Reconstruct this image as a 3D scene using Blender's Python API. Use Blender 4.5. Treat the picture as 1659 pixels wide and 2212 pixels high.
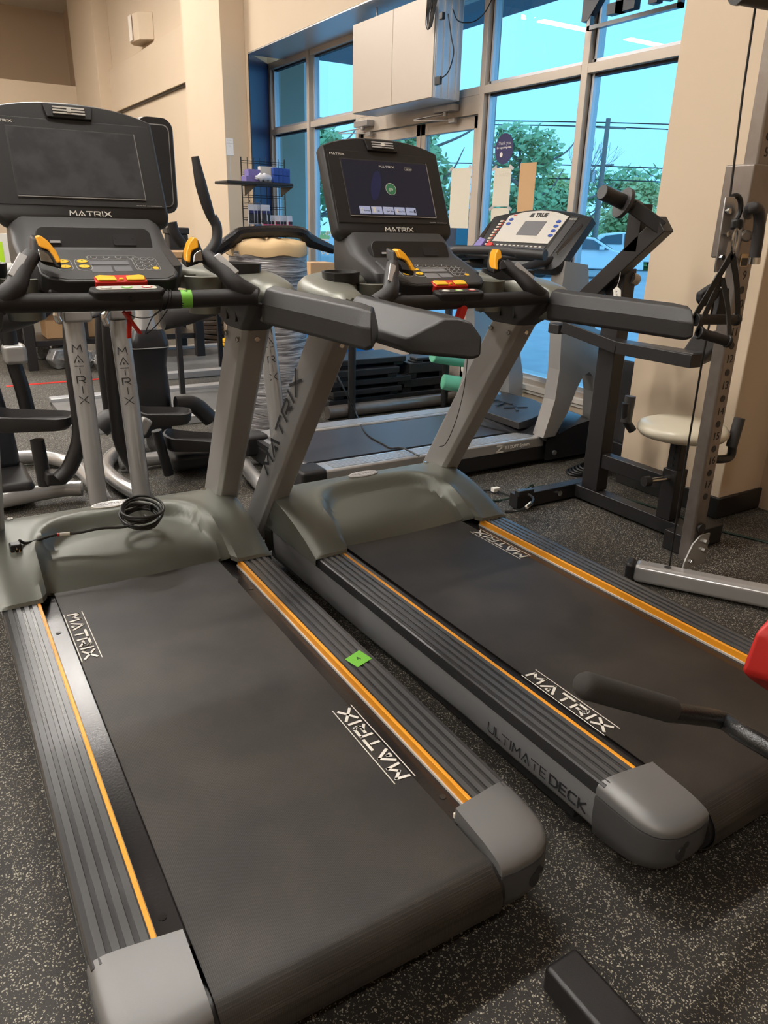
import bpy, bmesh, math, random
from math import sin, cos, pi, radians, sqrt
from mathutils import Vector, Matrix
random.seed(7)
S = bpy.context.scene
COL = S.collection
for o in list(bpy.data.objects): bpy.data.objects.remove(o)

# ---------------------------------------------------------------- camera, world, lights, exposure
cam = bpy.data.cameras.new('camera'); camo = bpy.data.objects.new('camera', cam); COL.objects.link(camo)
cam.sensor_fit = 'VERTICAL'; cam.sensor_height = 36.0; cam.lens = 36.0*1611.18/2212
R_ = Vector((0.85163722, -0.52360314, 0.02353287)); U_ = Vector((0.17075245, 0.31961724, 0.93203456)); F_ = Vector((0.49553774, 0.78973703, -0.36160446))
camo.matrix_world = Matrix(((R_.x, U_.x, -F_.x, 0), (R_.y, U_.y, -F_.y, 0), (R_.z, U_.z, -F_.z, 1.284687), (0, 0, 0, 1)))
cam.clip_end = 500; cam.clip_start = 0.02
S.camera = camo
W = bpy.data.worlds.new('sky'); S.world = W; W.use_nodes = True
nt = W.node_tree; bg = nt.nodes['Background']
tc = nt.nodes.new('ShaderNodeTexCoord'); no = nt.nodes.new('ShaderNodeTexNoise'); cr = nt.nodes.new('ShaderNodeValToRGB')
nt.links.new(tc.outputs['Generated'], no.inputs['Vector']); no.inputs['Scale'].default_value = 2.2; no.inputs['Detail'].default_value = 4
nt.links.new(no.outputs['Fac'], cr.inputs['Fac'])
cr.color_ramp.elements[0].position = .3; cr.color_ramp.elements[0].color = (.62, .84, .98, 1)
cr.color_ramp.elements[1].position = .75; cr.color_ramp.elements[1].color = (.80, .93, 1, 1)
nt.links.new(cr.outputs['Color'], bg.inputs['Color']); bg.inputs['Strength'].default_value = 2.75
S.view_settings.view_transform = 'Standard'; S.view_settings.look = 'None'
S.view_settings.exposure = 0.12; S.view_settings.gamma = 1.0; S.view_settings.use_curve_mapping = False
try:
    S.cycles.use_denoising = True; S.cycles.max_bounces = 8; S.cycles.transparent_max_bounces = 24; S.cycles.sample_clamp_indirect = 6
except Exception: pass
LAMP_POWER = 135.0      # emission of the ceiling tubes

# ---------------------------------------------------------------- materials
def mat(name, col, rough=.5, metal=0, spec=.5, noise=None, bump=None, emit=None, coat=0, fac2=None):
    m = bpy.data.materials.new(name); m.use_nodes = True; t = m.node_tree; b = t.nodes['Principled BSDF']
    b.inputs['Base Color'].default_value = (*col, 1); b.inputs['Roughness'].default_value = rough; b.inputs['Metallic'].default_value = metal
    b.inputs['Specular IOR Level'].default_value = spec
    if coat: b.inputs['Coat Weight'].default_value = coat; b.inputs['Coat Roughness'].default_value = .12
    if emit: b.inputs['Emission Color'].default_value = (*emit[0], 1); b.inputs['Emission Strength'].default_value = emit[1]
    co = None
    if noise or bump:
        co = t.nodes.new('ShaderNodeTexCoord').outputs['Object']
    if noise:   # (scale, amount, second colour)
        n = t.nodes.new('ShaderNodeTexNoise'); n.inputs['Scale'].default_value = noise[0]; n.inputs['Detail'].default_value = 5
        t.links.new(co, n.inputs['Vector'])
        r = t.nodes.new('ShaderNodeValToRGB'); r.color_ramp.elements[0].position = .5-noise[1]; r.color_ramp.elements[1].position = .5+noise[1]
        r.color_ramp.elements[0].color = (*col, 1); r.color_ramp.elements[1].color = (*noise[2], 1)
        t.links.new(n.outputs['Fac'], r.inputs['Fac']); t.links.new(r.outputs['Color'], b.inputs['Base Color'])
    if bump:    # (scale, strength)
        n = t.nodes.new('ShaderNodeTexNoise'); n.inputs['Scale'].default_value = bump[0]; n.inputs['Detail'].default_value = 3
        t.links.new(co, n.inputs['Vector'])
        bp = t.nodes.new('ShaderNodeBump'); bp.inputs['Strength'].default_value = bump[1]; bp.inputs['Distance'].default_value = .002
        t.links.new(n.outputs['Fac'], bp.inputs['Height']); t.links.new(bp.outputs['Normal'], b.inputs['Normal'])
    return m

def floor_mat():
    m = bpy.data.materials.new('speckled_rubber'); m.use_nodes = True; t = m.node_tree; b = t.nodes['Principled BSDF']; L = t.links
    co = t.nodes.new('ShaderNodeTexCoord').outputs['Object']
    # warp, then voronoi cells; a share of the cells carries a tan chip
    wn = t.nodes.new('ShaderNodeTexNoise'); wn.inputs['Scale'].default_value = 160; wn.inputs['Detail'].default_value = 2; L.new(co, wn.inputs['Vector'])
    mx = t.nodes.new('ShaderNodeVectorMath'); mx.operation = 'SCALE'; mx.inputs['Scale'].default_value = .009; L.new(wn.outputs['Color'], mx.inputs[0])
    ad = t.nodes.new('ShaderNodeVectorMath'); ad.operation = 'ADD'; L.new(co, ad.inputs[0]); L.new(mx.outputs[0], ad.inputs[1])
    def chips(scale, thr, size):
        v = t.nodes.new('ShaderNodeTexVoronoi'); v.inputs['Scale'].default_value = scale; L.new(ad.outputs[0], v.inputs['Vector'])
        sp = t.nodes.new('ShaderNodeSeparateColor'); L.new(v.outputs['Color'], sp.inputs[0])
        a = t.nodes.new('ShaderNodeMath'); a.operation = 'LESS_THAN'; a.inputs[1].default_value = thr; L.new(sp.outputs[0], a.inputs[0])
        c = t.nodes.new('ShaderNodeMath'); c.operation = 'LESS_THAN'; c.inputs[1].default_value = size; L.new(v.outputs['Distance'], c.inputs[0])
        d = t.nodes.new('ShaderNodeMath'); d.operation = 'MULTIPLY'; L.new(a.outputs[0], d.inputs[0]); L.new(c.outputs[0], d.inputs[1])
        return d.outputs[0], sp.outputs[1]
    c1, r1 = chips(180, .31, .36); c2, r2 = chips(310, .26, .42)
    mxx = t.nodes.new('ShaderNodeMath'); mxx.operation = 'MAXIMUM'; L.new(c1, mxx.inputs[0]); L.new(c2, mxx.inputs[1])
    ch = t.nodes.new('ShaderNodeValToRGB'); ch.color_ramp.elements[0].color = (.17, .15, .11, 1); ch.color_ramp.elements[1].color = (.46, .42, .33, 1); L.new(r1, ch.inputs['Fac'])
    big = t.nodes.new('ShaderNodeTexNoise'); big.inputs['Scale'].default_value = 3; big.inputs['Detail'].default_value = 6; L.new(co, big.inputs['Vector'])
    ba = t.nodes.new('ShaderNodeValToRGB'); ba.color_ramp.elements[0].position = .3; ba.color_ramp.elements[0].color = (.016, .014, .012, 1); ba.color_ramp.elements[1].position = .7; ba.color_ramp.elements[1].color = (.030, .026, .022, 1)
    L.new(big.outputs['Fac'], ba.inputs['Fac'])
    mi = t.nodes.new('ShaderNodeMix'); mi.data_type = 'RGBA'; L.new(mxx.outputs[0], mi.inputs['Factor']); L.new(ba.outputs['Color'], mi.inputs[6]); L.new(ch.outputs['Color'], mi.inputs[7])
    L.new(mi.outputs[2], b.inputs['Base Color']); b.inputs['Roughness'].default_value = .62; b.inputs['Specular IOR Level'].default_value = .4
    bn = t.nodes.new('ShaderNodeTexNoise'); bn.inputs['Scale'].default_value = 220; L.new(co, bn.inputs['Vector'])
    bp = t.nodes.new('ShaderNodeBump'); bp.inputs['Strength'].default_value = .5; bp.inputs['Distance'].default_value = .002; L.new(bn.outputs['Fac'], bp.inputs['Height']); L.new(bp.outputs['Normal'], b.inputs['Normal'])
    return m

def belt_mat():
    m = bpy.data.materials.new('woven_belt'); m.use_nodes = True; t = m.node_tree; b = t.nodes['Principled BSDF']; L = t.links
    co = t.nodes.new('ShaderNodeTexCoord').outputs['Object']
    n = t.nodes.new('ShaderNodeTexNoise'); n.inputs['Scale'].default_value = 5; n.inputs['Detail'].default_value = 4; L.new(co, n.inputs['Vector'])
    r = t.nodes.new('ShaderNodeValToRGB'); r.color_ramp.elements[0].position = .35; r.color_ramp.elements[1].position = .7
    r.color_ramp.elements[0].color = (.021, .0170, .0140, 1); r.color_ramp.elements[1].color = (.040, .033, .026, 1); L.new(n.outputs['Fac'], r.inputs['Fac'])
    v = t.nodes.new('ShaderNodeTexVoronoi'); v.inputs['Scale'].default_value = 330; v.inputs['Randomness'].default_value = .12; L.new(co, v.inputs['Vector'])
    mr = t.nodes.new('ShaderNodeMapRange'); mr.inputs[1].default_value = .15; mr.inputs[2].default_value = .6; mr.inputs[3].default_value = 1.45; mr.inputs[4].default_value = .6; L.new(v.outputs['Distance'], mr.inputs[0])
    mi = t.nodes.new('ShaderNodeVectorMath'); mi.operation = 'SCALE'; L.new(r.outputs['Color'], mi.inputs[0]); L.new(mr.outputs[0], mi.inputs['Scale'])
    L.new(mi.outputs[0], b.inputs['Base Color']); b.inputs['Roughness'].default_value = .50; b.inputs['Specular IOR Level'].default_value = .38
    bp = t.nodes.new('ShaderNodeBump'); bp.inputs['Strength'].default_value = .35; bp.inputs['Distance'].default_value = .001; bp.invert = True
    L.new(v.outputs['Distance'], bp.inputs['Height']); L.new(bp.outputs['Normal'], b.inputs['Normal'])
    return m

def glass_mat(name, tint, refl=1.5):
    m = bpy.data.materials.new(name); m.use_nodes = True; t = m.node_tree; t.nodes.remove(t.nodes['Principled BSDF'])
    out = t.nodes['Material Output']; tr = t.nodes.new('ShaderNodeBsdfTransparent'); gl = t.nodes.new('ShaderNodeBsdfGlossy'); lw = t.nodes.new('ShaderNodeLayerWeight'); pw = t.nodes.new('ShaderNodeMath'); pw.operation = 'POWER'; pw.inputs[1].default_value = 5; fr = t.nodes.new('ShaderNodeMath'); fr.operation = 'MULTIPLY_ADD'; fr.inputs[1].default_value = .7; fr.inputs[2].default_value = .025; mx = t.nodes.new('ShaderNodeMixShader')
    tr.inputs[0].default_value = (*tint, 1); gl.inputs['Roughness'].default_value = 0; lw.inputs['Blend'].default_value = .5; t.links.new(lw.outputs['Facing'], pw.inputs[0]); t.links.new(pw.outputs[0], fr.inputs[0])
    t.links.new(fr.outputs[0], mx.inputs[0]); t.links.new(tr.outputs[0], mx.inputs[1]); t.links.new(gl.outputs[0], mx.inputs[2]); t.links.new(mx.outputs[0], out.inputs[0])
    return m

def wrap_mat():
    m = bpy.data.materials.new('stretch_wrap'); m.use_nodes = True; t = m.node_tree; b = t.nodes['Principled BSDF']; L = t.links
    co = t.nodes.new('ShaderNodeTexCoord').outputs['Object']
    mp = t.nodes.new('ShaderNodeMapping'); mp.inputs['Scale'].default_value = (4, 4, 38); mp.inputs['Rotation'].default_value = (.05, .12, 0); L.new(co, mp.inputs['Vector'])
    n = t.nodes.new('ShaderNodeTexNoise'); n.inputs['Scale'].default_value = 1.6; n.inputs['Detail'].default_value = 7; n.inputs['Distortion'].default_value = .7; L.new(mp.outputs[0], n.inputs['Vector'])
    r = t.nodes.new('ShaderNodeValToRGB'); r.color_ramp.elements[0].position = .36; r.color_ramp.elements[0].color = (.13, .12, .125, 1); r.color_ramp.elements[1].position = .66; r.color_ramp.elements[1].color = (.52, .51, .52, 1)
    L.new(n.outputs['Fac'], r.inputs['Fac']); L.new(r.outputs['Color'], b.inputs['Base Color']); b.inputs['Roughness'].default_value = .28; b.inputs['Metallic'].default_value = .25
    bp = t.nodes.new('ShaderNodeBump'); bp.inputs['Strength'].default_value = .9; bp.inputs['Distance'].default_value = .012; L.new(n.outputs['Fac'], bp.inputs['Height']); L.new(bp.outputs['Normal'], b.inputs['Normal'])
    return m

M = {}
M['floor'] = floor_mat()
M['belt'] = belt_mat()
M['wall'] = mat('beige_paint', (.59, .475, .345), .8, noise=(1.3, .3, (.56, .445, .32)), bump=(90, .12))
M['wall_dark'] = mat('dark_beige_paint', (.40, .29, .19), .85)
M['ceil'] = mat('ceiling_white', (.7, .66, .6), .9)
M['navy'] = mat('navy_paint', (.012, .035, .10), .45)
M['alu'] = mat('beige_aluminium', (.50, .43, .36), .42, .25)
M['alu_b'] = mat('clear_aluminium', (.55, .56, .58), .35, .6)
M['sill'] = mat('white_sill', (.72, .66, .58), .5)
M['base'] = mat('black_vinyl_base', (.014, .013, .012), .38)
M['gasket'] = mat('window_gasket', (.01, .012, .02), .6)
M['glass'] = glass_mat('tinted_pane', (.425, .645, .80), 1.45)
M['blk'] = mat('black_plastic', (.016, .015, .015), .46, bump=(900, .18))
M['blk2'] = mat('dark_grey_plastic', (.030, .028, .028), .46, bump=(900, .2))
M['grip'] = mat('textured_grip', (.014, .012, .012), .52, bump=(1300, .35))
M['arm'] = mat('arm_rest_plastic', (.018, .0165, .016), .48, bump=(800, .25))
M['gloss'] = mat('gloss_black', (.012, .011, .012), .12, coat=.5)
M['deck'] = mat('deck_board_black', (.016, .014, .014), .20, bump=(160, .10))
M['rib'] = mat('ribbed_rail_rubber', (.030, .030, .031), .27, spec=.6)
M['ribl'] = mat('rail_land', (.060, .060, .060), .30, spec=.6)
M['ribd'] = mat('rail_groove', (.016, .015, .015), .5)
M['orange'] = mat('orange_edge', (.80, .32, .012), .42)
M['hood'] = mat('hood_greygreen', (.14, .144, .122), .36, .3, bump=(1200, .12))
M['shroud'] = mat('shroud_greygreen', (.19, .19, .16), .36, .3, bump=(1200, .12))
M['silver'] = mat('silver_paint', (.37, .36, .345), .32, .4)
M['silver_l'] = mat('light_silver_paint', (.46, .45, .44), .25, .5, coat=.4)
M['cap'] = mat('end_cap_grey', (.17, .168, .166), .40, .35, bump=(1500, .15))
M['cap2'] = mat('end_cap_dark', (.088, .087, .088), .42, .3)
M['side'] = mat('side_panel_silver', (.30, .30, .305), .33, .45)
M['frame'] = mat('black_steel', (.013, .012, .0125), .42, bump=(500, .15))
M['chrome'] = mat('chrome', (.65, .64, .62), .14, 1)
M['white'] = mat('white_print', (.72, .69, .62), .6)
M['dark'] = mat('dark_print', (.02, .02, .022), .5)
M['greyp'] = mat('grey_print', (.45, .44, .43), .5)
M['yellow'] = mat('yellow_button', (.86, .50, .02), .38)
M['yelo'] = mat('amber_paddle', (.86, .38, .012), .35)
M['red'] = mat('red_plastic', (.55, .02, .012), .38)
M['redpad'] = mat('red_vinyl', (.46, .016, .012), .5, bump=(70, .2))
M['green'] = mat('lime_tape', (.18, .52, .05), .55)
M['screen_off'] = mat('dusty_screen', (.030, .030, .033), .5, spec=.3, noise=(14, .10, (.05, .05, .053)))
M['screen_on'] = mat('lit_screen', (.010, .010, .014), .30, spec=.3, emit=((.10, .10, .17), .09))
M['tile'] = mat('screen_tile', (.3, .33, .45), .3, emit=((.35, .40, .60), .35))
M['glow'] = mat('screen_glow', (.012, .014, .04), .3, emit=((.04, .05, .16), .16))
M['lcd'] = mat('lcd_grey', (.16, .16, .17), .25)
M['wrap'] = wrap_mat()
M['card'] = mat('cardboard', (.52, .32, .16), .8)
M['tan'] = mat('kraft_paper', (.60, .42, .22), .7)
M['paper'] = mat('paper_sheet', (.62, .57, .46), .8)
M['cream'] = mat('cream_vinyl', (.58, .53, .41), .35, coat=.2)
M['steel'] = mat('brushed_steel', (.30, .27, .245), .34, .75, noise=(25, .3, (.24, .2, .18)))
M['galv'] = mat('zinc_plate', (.45, .45, .46), .30, .85)
M['strap'] = mat('black_webbing', (.014, .013, .013), .7)
M['matte'] = mat('grey_floor_panel', (.10, .095, .09), .6, noise=(8, .2, (.14, .135, .13)))
M['pink'] = mat('pink_vinyl', (.80, .16, .30), .4)
M['hexd'] = mat('worn_chrome', (.42, .42, .42), .35, .6, noise=(30, .15, (.22, .21, .2)))
M['blue'] = mat('blue_box', (.02, .06, .30), .4)
M['purple'] = mat('violet_box', (.16, .13, .36), .5)
M['clear'] = mat('clear_bag', (.55, .55, .60), .2)
M['pinkg'] = mat('pink_fabric', (.70, .10, .22), .7)
M['blkg'] = mat('black_fabric', (.02, .02, .024), .8)
M['teal'] = mat('green_foam', (.14, .48, .30), .6)
M['bluef'] = mat('blue_foam', (.01, .20, .62), .5)
M['asph'] = mat('asphalt', (.34, .36, .39), .7, noise=(3, .3, (.46, .48, .50)))
M['conc'] = mat('concrete', (.66, .64, .60), .8, noise=(5, .3, (.56, .55, .52)))
M['grass'] = mat('grass', (.12, .24, .05), .9, noise=(4, .3, (.2, .3, .08)))
M['leaf'] = mat('leaves', (.22, .42, .18), .7, noise=(1.2, .2, (.42, .58, .30)))
M['leaf2'] = mat('leaves_light', (.42, .58, .22), .7, noise=(1.2, .2, (.55, .52, .25)))
M['bark'] = mat('bark', (.24, .21, .20), .9)
M['car'] = mat('white_car_paint', (.80, .82, .85), .2, coat=.6)
M['carglass'] = mat('car_glass', (.06, .10, .13), .08)
M['tyre'] = mat('tyre', (.015, .015, .015), .7)
M['brick'] = mat('red_brick', (.34, .12, .10), .8)
M['bwhite'] = mat('white_fascia', (.7, .7, .7), .7)
M['winb'] = mat('shop_glass', (.10, .22, .30), .1)
M['extw'] = mat('exterior_panel', (.92, .94, .95), .6)
M['canopy'] = mat('canopy_soffit', (.10, .16, .22), .7)
M['lamp'] = mat('tube_diffuser', (.9, .9, .9), .5, emit=((1.0, .95, .89), LAMP_POWER))
M['lampbody'] = mat('white_enamel', (.8, .8, .8), .4)
M['navyd'] = mat('navy_decal', (.02, .02, .10), .4)
M['maroon'] = mat('dark_red_leather', (.18, .02, .015), .4)
M['ltgrey'] = mat('light_grey_plastic', (.52, .49, .44), .4)
M['cable'] = mat('black_cable', (.012, .012, .012), .35)

# ---------------------------------------------------------------- helpers
def V(*a): return Vector(a[0] if len(a) == 1 else a)
def link(name, me, m, parent=None, bevel=0, seg=2, smooth=35, sub=0):
    if not isinstance(m, (list, tuple)): m = [m]
    for x in m: me.materials.append(M[x] if isinstance(x, str) else x)
    o = bpy.data.objects.new(name, me); COL.objects.link(o)
    if parent is not None: o.parent = parent
    if smooth:
        me.shade_smooth(); me.set_sharp_from_angle(angle=radians(smooth))
    if bevel:
        b = o.modifiers.new('bevel', 'BEVEL'); b.width = bevel; b.segments = seg; b.limit_method = 'ANGLE'; b.angle_limit = radians(30); b.harden_normals = True
    if sub:
        s = o.modifiers.new('subdiv', 'SUBSURF'); s.levels = sub; s.render_levels = sub
    return o
def obj(name, bm, m, parent=None, **k):
    bmesh.ops.recalc_face_normals(bm, faces=bm.faces)
    me = bpy.data.meshes.new(name); bm.to_mesh(me); bm.free()
    return link(name, me, m, parent, **k)
def tag(o, label, cat, group=None):
    o['label'] = label; o['category'] = cat
    if group: o['group'] = group
    return o
def struct(o): o['kind'] = 'structure'; return o
def thing(name, label, cat, loc=(0, 0, 0), rz=0, group=None, scale=(1, 1, 1)):
    o = bpy.data.objects.new(name, None); COL.objects.link(o); o.location = loc; o.rotation_euler = (0, 0, rz); o.scale = scale; o.empty_display_size = .1
    return tag(o, label, cat, group)
def B(): return bmesh.new()
def box(bm, lo, hi, mi=0, T=None):
    vs = [bm.verts.new((x, y, z)) for x in (lo[0], hi[0]) for y in (lo[1], hi[1]) for z in (lo[2], hi[2])]
    if T is not None:
        for v in vs: v.co = T @ v.co
    for f in ((0, 1, 3, 2), (4, 6, 7, 5), (0, 4, 5, 1), (2, 3, 7, 6), (0, 2, 6, 4), (1, 5, 7, 3)):
        fc = bm.faces.new([vs[i] for i in f]); fc.material_index = mi
    return vs
def mkbox(name, lo, hi, m, parent=None, bevel=0, T=None, **k):
    bm = B(); box(bm, lo, hi, T=T); return obj(name, bm, m, parent, bevel=bevel, **k)
def loft(bm, rings, cap=True, mi=0, closed=True):
    R = [[bm.verts.new(p) for p in r] for r in rings]
    n = len(R[0])
    for a, b in zip(R, R[1:]):
        for i in range(n if closed else n-1):
            j = (i+1) % n
            f = bm.faces.new((a[i], a[j], b[j], b[i])); f.material_index = mi
    if cap:
        for r in (R[0], R[-1]):
            try: f = bm.faces.new(r); f.material_index = mi
            except Exception: pass
    return R
def catmull(P, n=6):
    P = [V(p) for p in P]
    if len(P) < 3: return P
    Q = [P[0]*2-P[1]]+P+[P[-1]*2-P[-2]]; out = []
    for i in range(1, len(Q)-2):
        a, b, c, d = Q[i-1:i+3]
        for k in range(n):
            t = k/n; out.append(.5*((2*b)+(c-a)*t+(2*a-5*b+4*c-d)*t*t+(3*b-a-3*c+d)*t**3))
    out.append(P[-1]); return out
def frames(P, closed=False):
    N = len(P); T = []
    for i in range(N):
        if closed: t = P[(i+1) % N]-P[i-1]
        else: t = P[min(i+1, N-1)]-P[max(i-1, 0)]
        T.append(t.normalized())
    up = V(0, 0, 1) if abs(T[0].z) < .9 else V(0, 1, 0)
    x = T[0].cross(up).normalized(); fr = []
    for i in range(N):
        x = (x-T[i]*x.dot(T[i])).normalized(); fr.append((x, T[i].cross(x).normalized()))
    return fr
def tube(bm, P, r, seg=12, smooth=5, closed=False, mi=0, flat=1.0):
    n0 = len(P)
    Q = catmull(P, smooth) if (smooth and n0 > 2 and not closed) else [V(p) for p in P]
    rr = r if isinstance(r, (list, tuple)) else [r]*n0
    def rad(i):
        t = i/(len(Q)-1)*(len(rr)-1); a = int(min(t, len(rr)-2)) if len(rr) > 1 else 0
        return rr[a]+(rr[min(a+1, len(rr)-1)]-rr[a])*(t-a)
    fr = frames(Q, closed); rings = []
    for i, q in enumerate(Q):
        x, y = fr[i]; k = rad(i)
        rings.append([q+(x*cos(a)*flat+y*sin(a))*k for a in (2*pi*j/seg for j in range(seg))])
    if closed: rings.append(rings[0]); 
    loft(bm, rings, cap=not closed, mi=mi)
def mktube(name, P, r, m, parent=None, seg=14, smooth=5, closed=False, flat=1.0, **k):
    bm = B(); tube(bm, P, r, seg, smooth, closed, flat=flat)
    if closed: bmesh.ops.remove_doubles(bm, verts=bm.verts, dist=1e-6)
    return obj(name, bm, m, parent, **k)
def beam(bm, a, b, w, h, up=(0, 0, 1), mi=0):
    a, b = V(a), V(b); d = (b-a).normalized(); u = V(up)
    x = d.cross(u).normalized(); y = x.cross(d).normalized()
    loft(bm, [[p+x*(sx*w/2)+y*(sy*h/2) for sx, sy in ((-1, -1), (1, -1), (1, 1), (-1, 1))] for p in (a, b)], mi=mi)
def mkbeam(name, a, b, w, h, m, parent=None, up=(0, 0, 1), bevel=.004, **k):
    bm = B(); beam(bm, a, b, w, h, up); return obj(name, bm, m, parent, bevel=bevel, **k)
def cyl(bm, a, b, r, seg=20, r2=None, mi=0):
    tube(bm, [a, b], [r, r if r2 is None else r2], seg, 0, mi=mi)
def mkcyl(name, a, b, r, m, parent=None, seg=24, r2=None, bevel=0, **k):
    bm = B(); cyl(bm, a, b, r, seg, r2); return obj(name, bm, m, parent, bevel=bevel, **k)
def poly(bm, pts, d, mi=0):
    """extrude a planar outline by vector d"""
    d = V(d); loft(bm, [[V(p) for p in pts], [V(p)+d for p in pts]], mi=mi)
def mkpoly(name, pts, d, m, parent=None, bevel=0, **k):
    bm = B(); poly(bm, pts, d); return obj(name, bm, m, parent, bevel=bevel, **k)
def Fr(o, x, y):
    """frame from origin, x direction and (approximate) y direction"""
    x = V(x).normalized(); y = V(y); z = x.cross(y).normalized(); y = z.cross(x)
    return Matrix(((x.x, y.x, z.x, o[0]), (x.y, y.y, z.y, o[1]), (x.z, y.z, z.z, o[2]), (0, 0, 0, 1)))
def rrect(w, h, r, n=5, cx=0, cy=0):
    r = min(r, w/2-1e-4, h/2-1e-4); P = []
    for (sx, sy, a0) in ((1, 1, 0), (-1, 1, 90), (-1, -1, 180), (1, -1, 270)):
        for k in range(n+1):
            a = radians(a0+90*k/n); P.append((cx+sx*(w/2-r)+r*cos(a), cy+sy*(h/2-r)+r*sin(a)))
    return P
def plate(bm, T, pts2, z0, z1, mi=0):
    loft(bm, [[T @ V(p[0], p[1], z0) for p in pts2], [T @ V(p[0], p[1], z1) for p in pts2]], mi=mi)
def mkplate(name, T, pts2, z0, z1, m, parent=None, bevel=0, **k):
    bm = B(); plate(bm, T, pts2, z0, z1); return obj(name, bm, m, parent, bevel=bevel, **k)
def ell(rx, ry, n=28, cx=0, cy=0): return [(cx+rx*cos(2*pi*i/n), cy+ry*sin(2*pi*i/n)) for i in range(n)]
GL = {'M': (1.25, [[(0, 0), (.12, 1), (.62, .38), (1.13, 1), (1.25, 0)]]), 'A': (1.15, [[(0, 0), (.575, 1), (1.15, 0)], [(.47, .02), (.575, .28), (.68, .02)]]),
      'T': (1.1, [[(0, .93), (1.1, .93)], [(.55, .62), (.55, 0)]]), 'R': (1.1, [[(0, 0), (0, .93), (.9, .93), (1.05, .78), (1.05, .5), (.9, .38), (.3, .38)], [(.62, .36), (1.08, 0)]]),
      'I': (.12, [[(.06, 0), (.06, 1)]]), 'X': (1.15, [[(0, 0), (1.15, 1)], [(0, 1), (1.15, 0)]]),
      'U': (1.0, [[(0, 1), (0, .2), (.2, .03), (.8, .03), (1, .2), (1, 1)]]), 'L': (.8, [[(0, 1), (0, .04), (.8, .04)]]), 'E': (.8, [[(.8, .96), (0, .96), (0, .04), (.8, .04)], [(0, .5), (.72, .5)]]),
      'D': (1.0, [[(0, .04), (0, .96), (.7, .96), (1, .75), (1, .25), (.7, .04), (0, .04)]]), 'C': (.95, [[(.95, .96), (.2, .96), (0, .75), (0, .25), (.2, .04), (.95, .04)]]), 'K': (.9, [[(0, 0), (0, 1)], [(.85, 1), (.1, .5), (.9, 0)]]),
      'Z': (1.1, [[(.05, .95), (1.1, .95), (0, .05), (1.05, .05)]]), ' ': (.5, [])}
def stroke_text(name, s, T, h, m, parent, wt=.16, gap=.35, z=.0012, sx=1.0, vertical=False, mirror=None):
    """lettering built of strokes; T maps x (reading direction), y (up)"""
    bm = B(); x = 0; y = 0
    for ch in s:
        w, st = GL[ch]
        for pl in st:
            for a, b in zip(pl, pl[1:]):
                A = V(a[0]*h*sx, a[1]*h, 0); Bv = V(b[0]*h*sx, b[1]*h, 0); d = (Bv-A).normalized(); n = V(-d.y, d.x, 0)*wt*h/2; e = d*wt*h*.35
                q = [A-n-e, Bv-n+e, Bv+n+e, A+n-e]; off = V(x, y, 0) if not vertical else V(-w*h*sx/2, y, 0)
                q = [p+off for p in q]
                f0 = [bm.verts.new(T @ (p)) for p in q]; f1 = [bm.verts.new(T @ (p+V(0, 0, z))) for p in q]
                bm.faces.new(f1)
                for i in range(4): bm.faces.new((f0[i], f0[(i+1) % 4], f1[(i+1) % 4], f1[i]))
        if vertical: y -= h*(1+gap)
        else: x += (w*sx+gap)*h
    return obj(name, bm, m, parent, smooth=0)
def stroke_len(s, h, gap=.35, sx=1.0): return sum((GL[c][0]*sx+gap)*h for c in s)-gap*h
def text(name, s, T, size, m, parent=None, z=.0008, align='CENTER', bold=0):
    cu = bpy.data.curves.new('t', 'FONT'); cu.body = s; cu.size = size; cu.extrude = z; cu.align_x = align; cu.align_y = 'CENTER'; cu.offset = bold; cu.resolution_u = 3
    o = bpy.data.objects.new('t', cu); me = bpy.data.meshes.new_from_object(o); bpy.data.objects.remove(o)
    me.transform(T); me.name = name
    return link(name, me, m, parent, smooth=0)

# ================================================================= SETTING
WX = 3.5     # inner face of the storefront
bm = B(); box(bm, (-7, -4.5, -.12), (3.7, 16.2, 0)); struct(obj('floor', bm, 'floor'))
bm = B(); box(bm, (-7, -4.5, 4.6), (3.7, 16.2, 4.7)); struct(obj('ceiling', bm, 'ceil'))
bm = B(); box(bm, (-7.1, -4.5, 0), (-7, 16.2, 4.6)); struct(obj('wall_left', bm, 'wall'))
bm = B(); box(bm, (-7, -4.6, 0), (3.7, -4.5, 4.6)); struct(obj('wall_front', bm, 'wall'))
bm = B(); box(bm, (-7, 14.7, 0), (3.2, 16.2, 3.27)); struct(obj('wall_back', bm, 'wall'))
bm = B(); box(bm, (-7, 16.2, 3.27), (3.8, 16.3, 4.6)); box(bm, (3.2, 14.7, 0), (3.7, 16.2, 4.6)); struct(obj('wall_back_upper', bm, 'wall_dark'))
# window side wall: pillar, header, reveal, left part
bm = B(); box(bm, (3.125, 1.99, 0), (3.7, 2.60, 4.6)); struct(obj('wall_right', bm, 'wall', bevel=.006))
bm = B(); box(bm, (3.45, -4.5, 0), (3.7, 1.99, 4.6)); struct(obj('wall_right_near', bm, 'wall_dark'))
bm = B(); box(bm, (3.125, 2.60, 2.745), (3.7, 7.60, 4.6)); struct(obj('wall_right_header', bm, 'wall'))
bm = B(); loft(bm, [[(3.125, 7.60, z), (3.49, 7.99, z), (3.9, 7.99, z), (3.9, 8.2, z), (3.125, 8.2, z)] for z in (0, 4.6)]); struct(obj('wall_right_jamb', bm, 'wall'))
bm = B(); loft(bm, [[(3.13, 7.592, z), (3.49, 7.977, z), (3.50, 7.99, z), (3.14, 7.606, z)] for z in (.0, 2.745)]); struct(obj('trim_1', bm, 'navy'))
bm = B(); box(bm, (2.885, 7.66, 0), (3.125, 8.75, 4.6)); struct(obj('wall_right_pilaster', bm, 'wall', bevel=.005))
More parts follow.
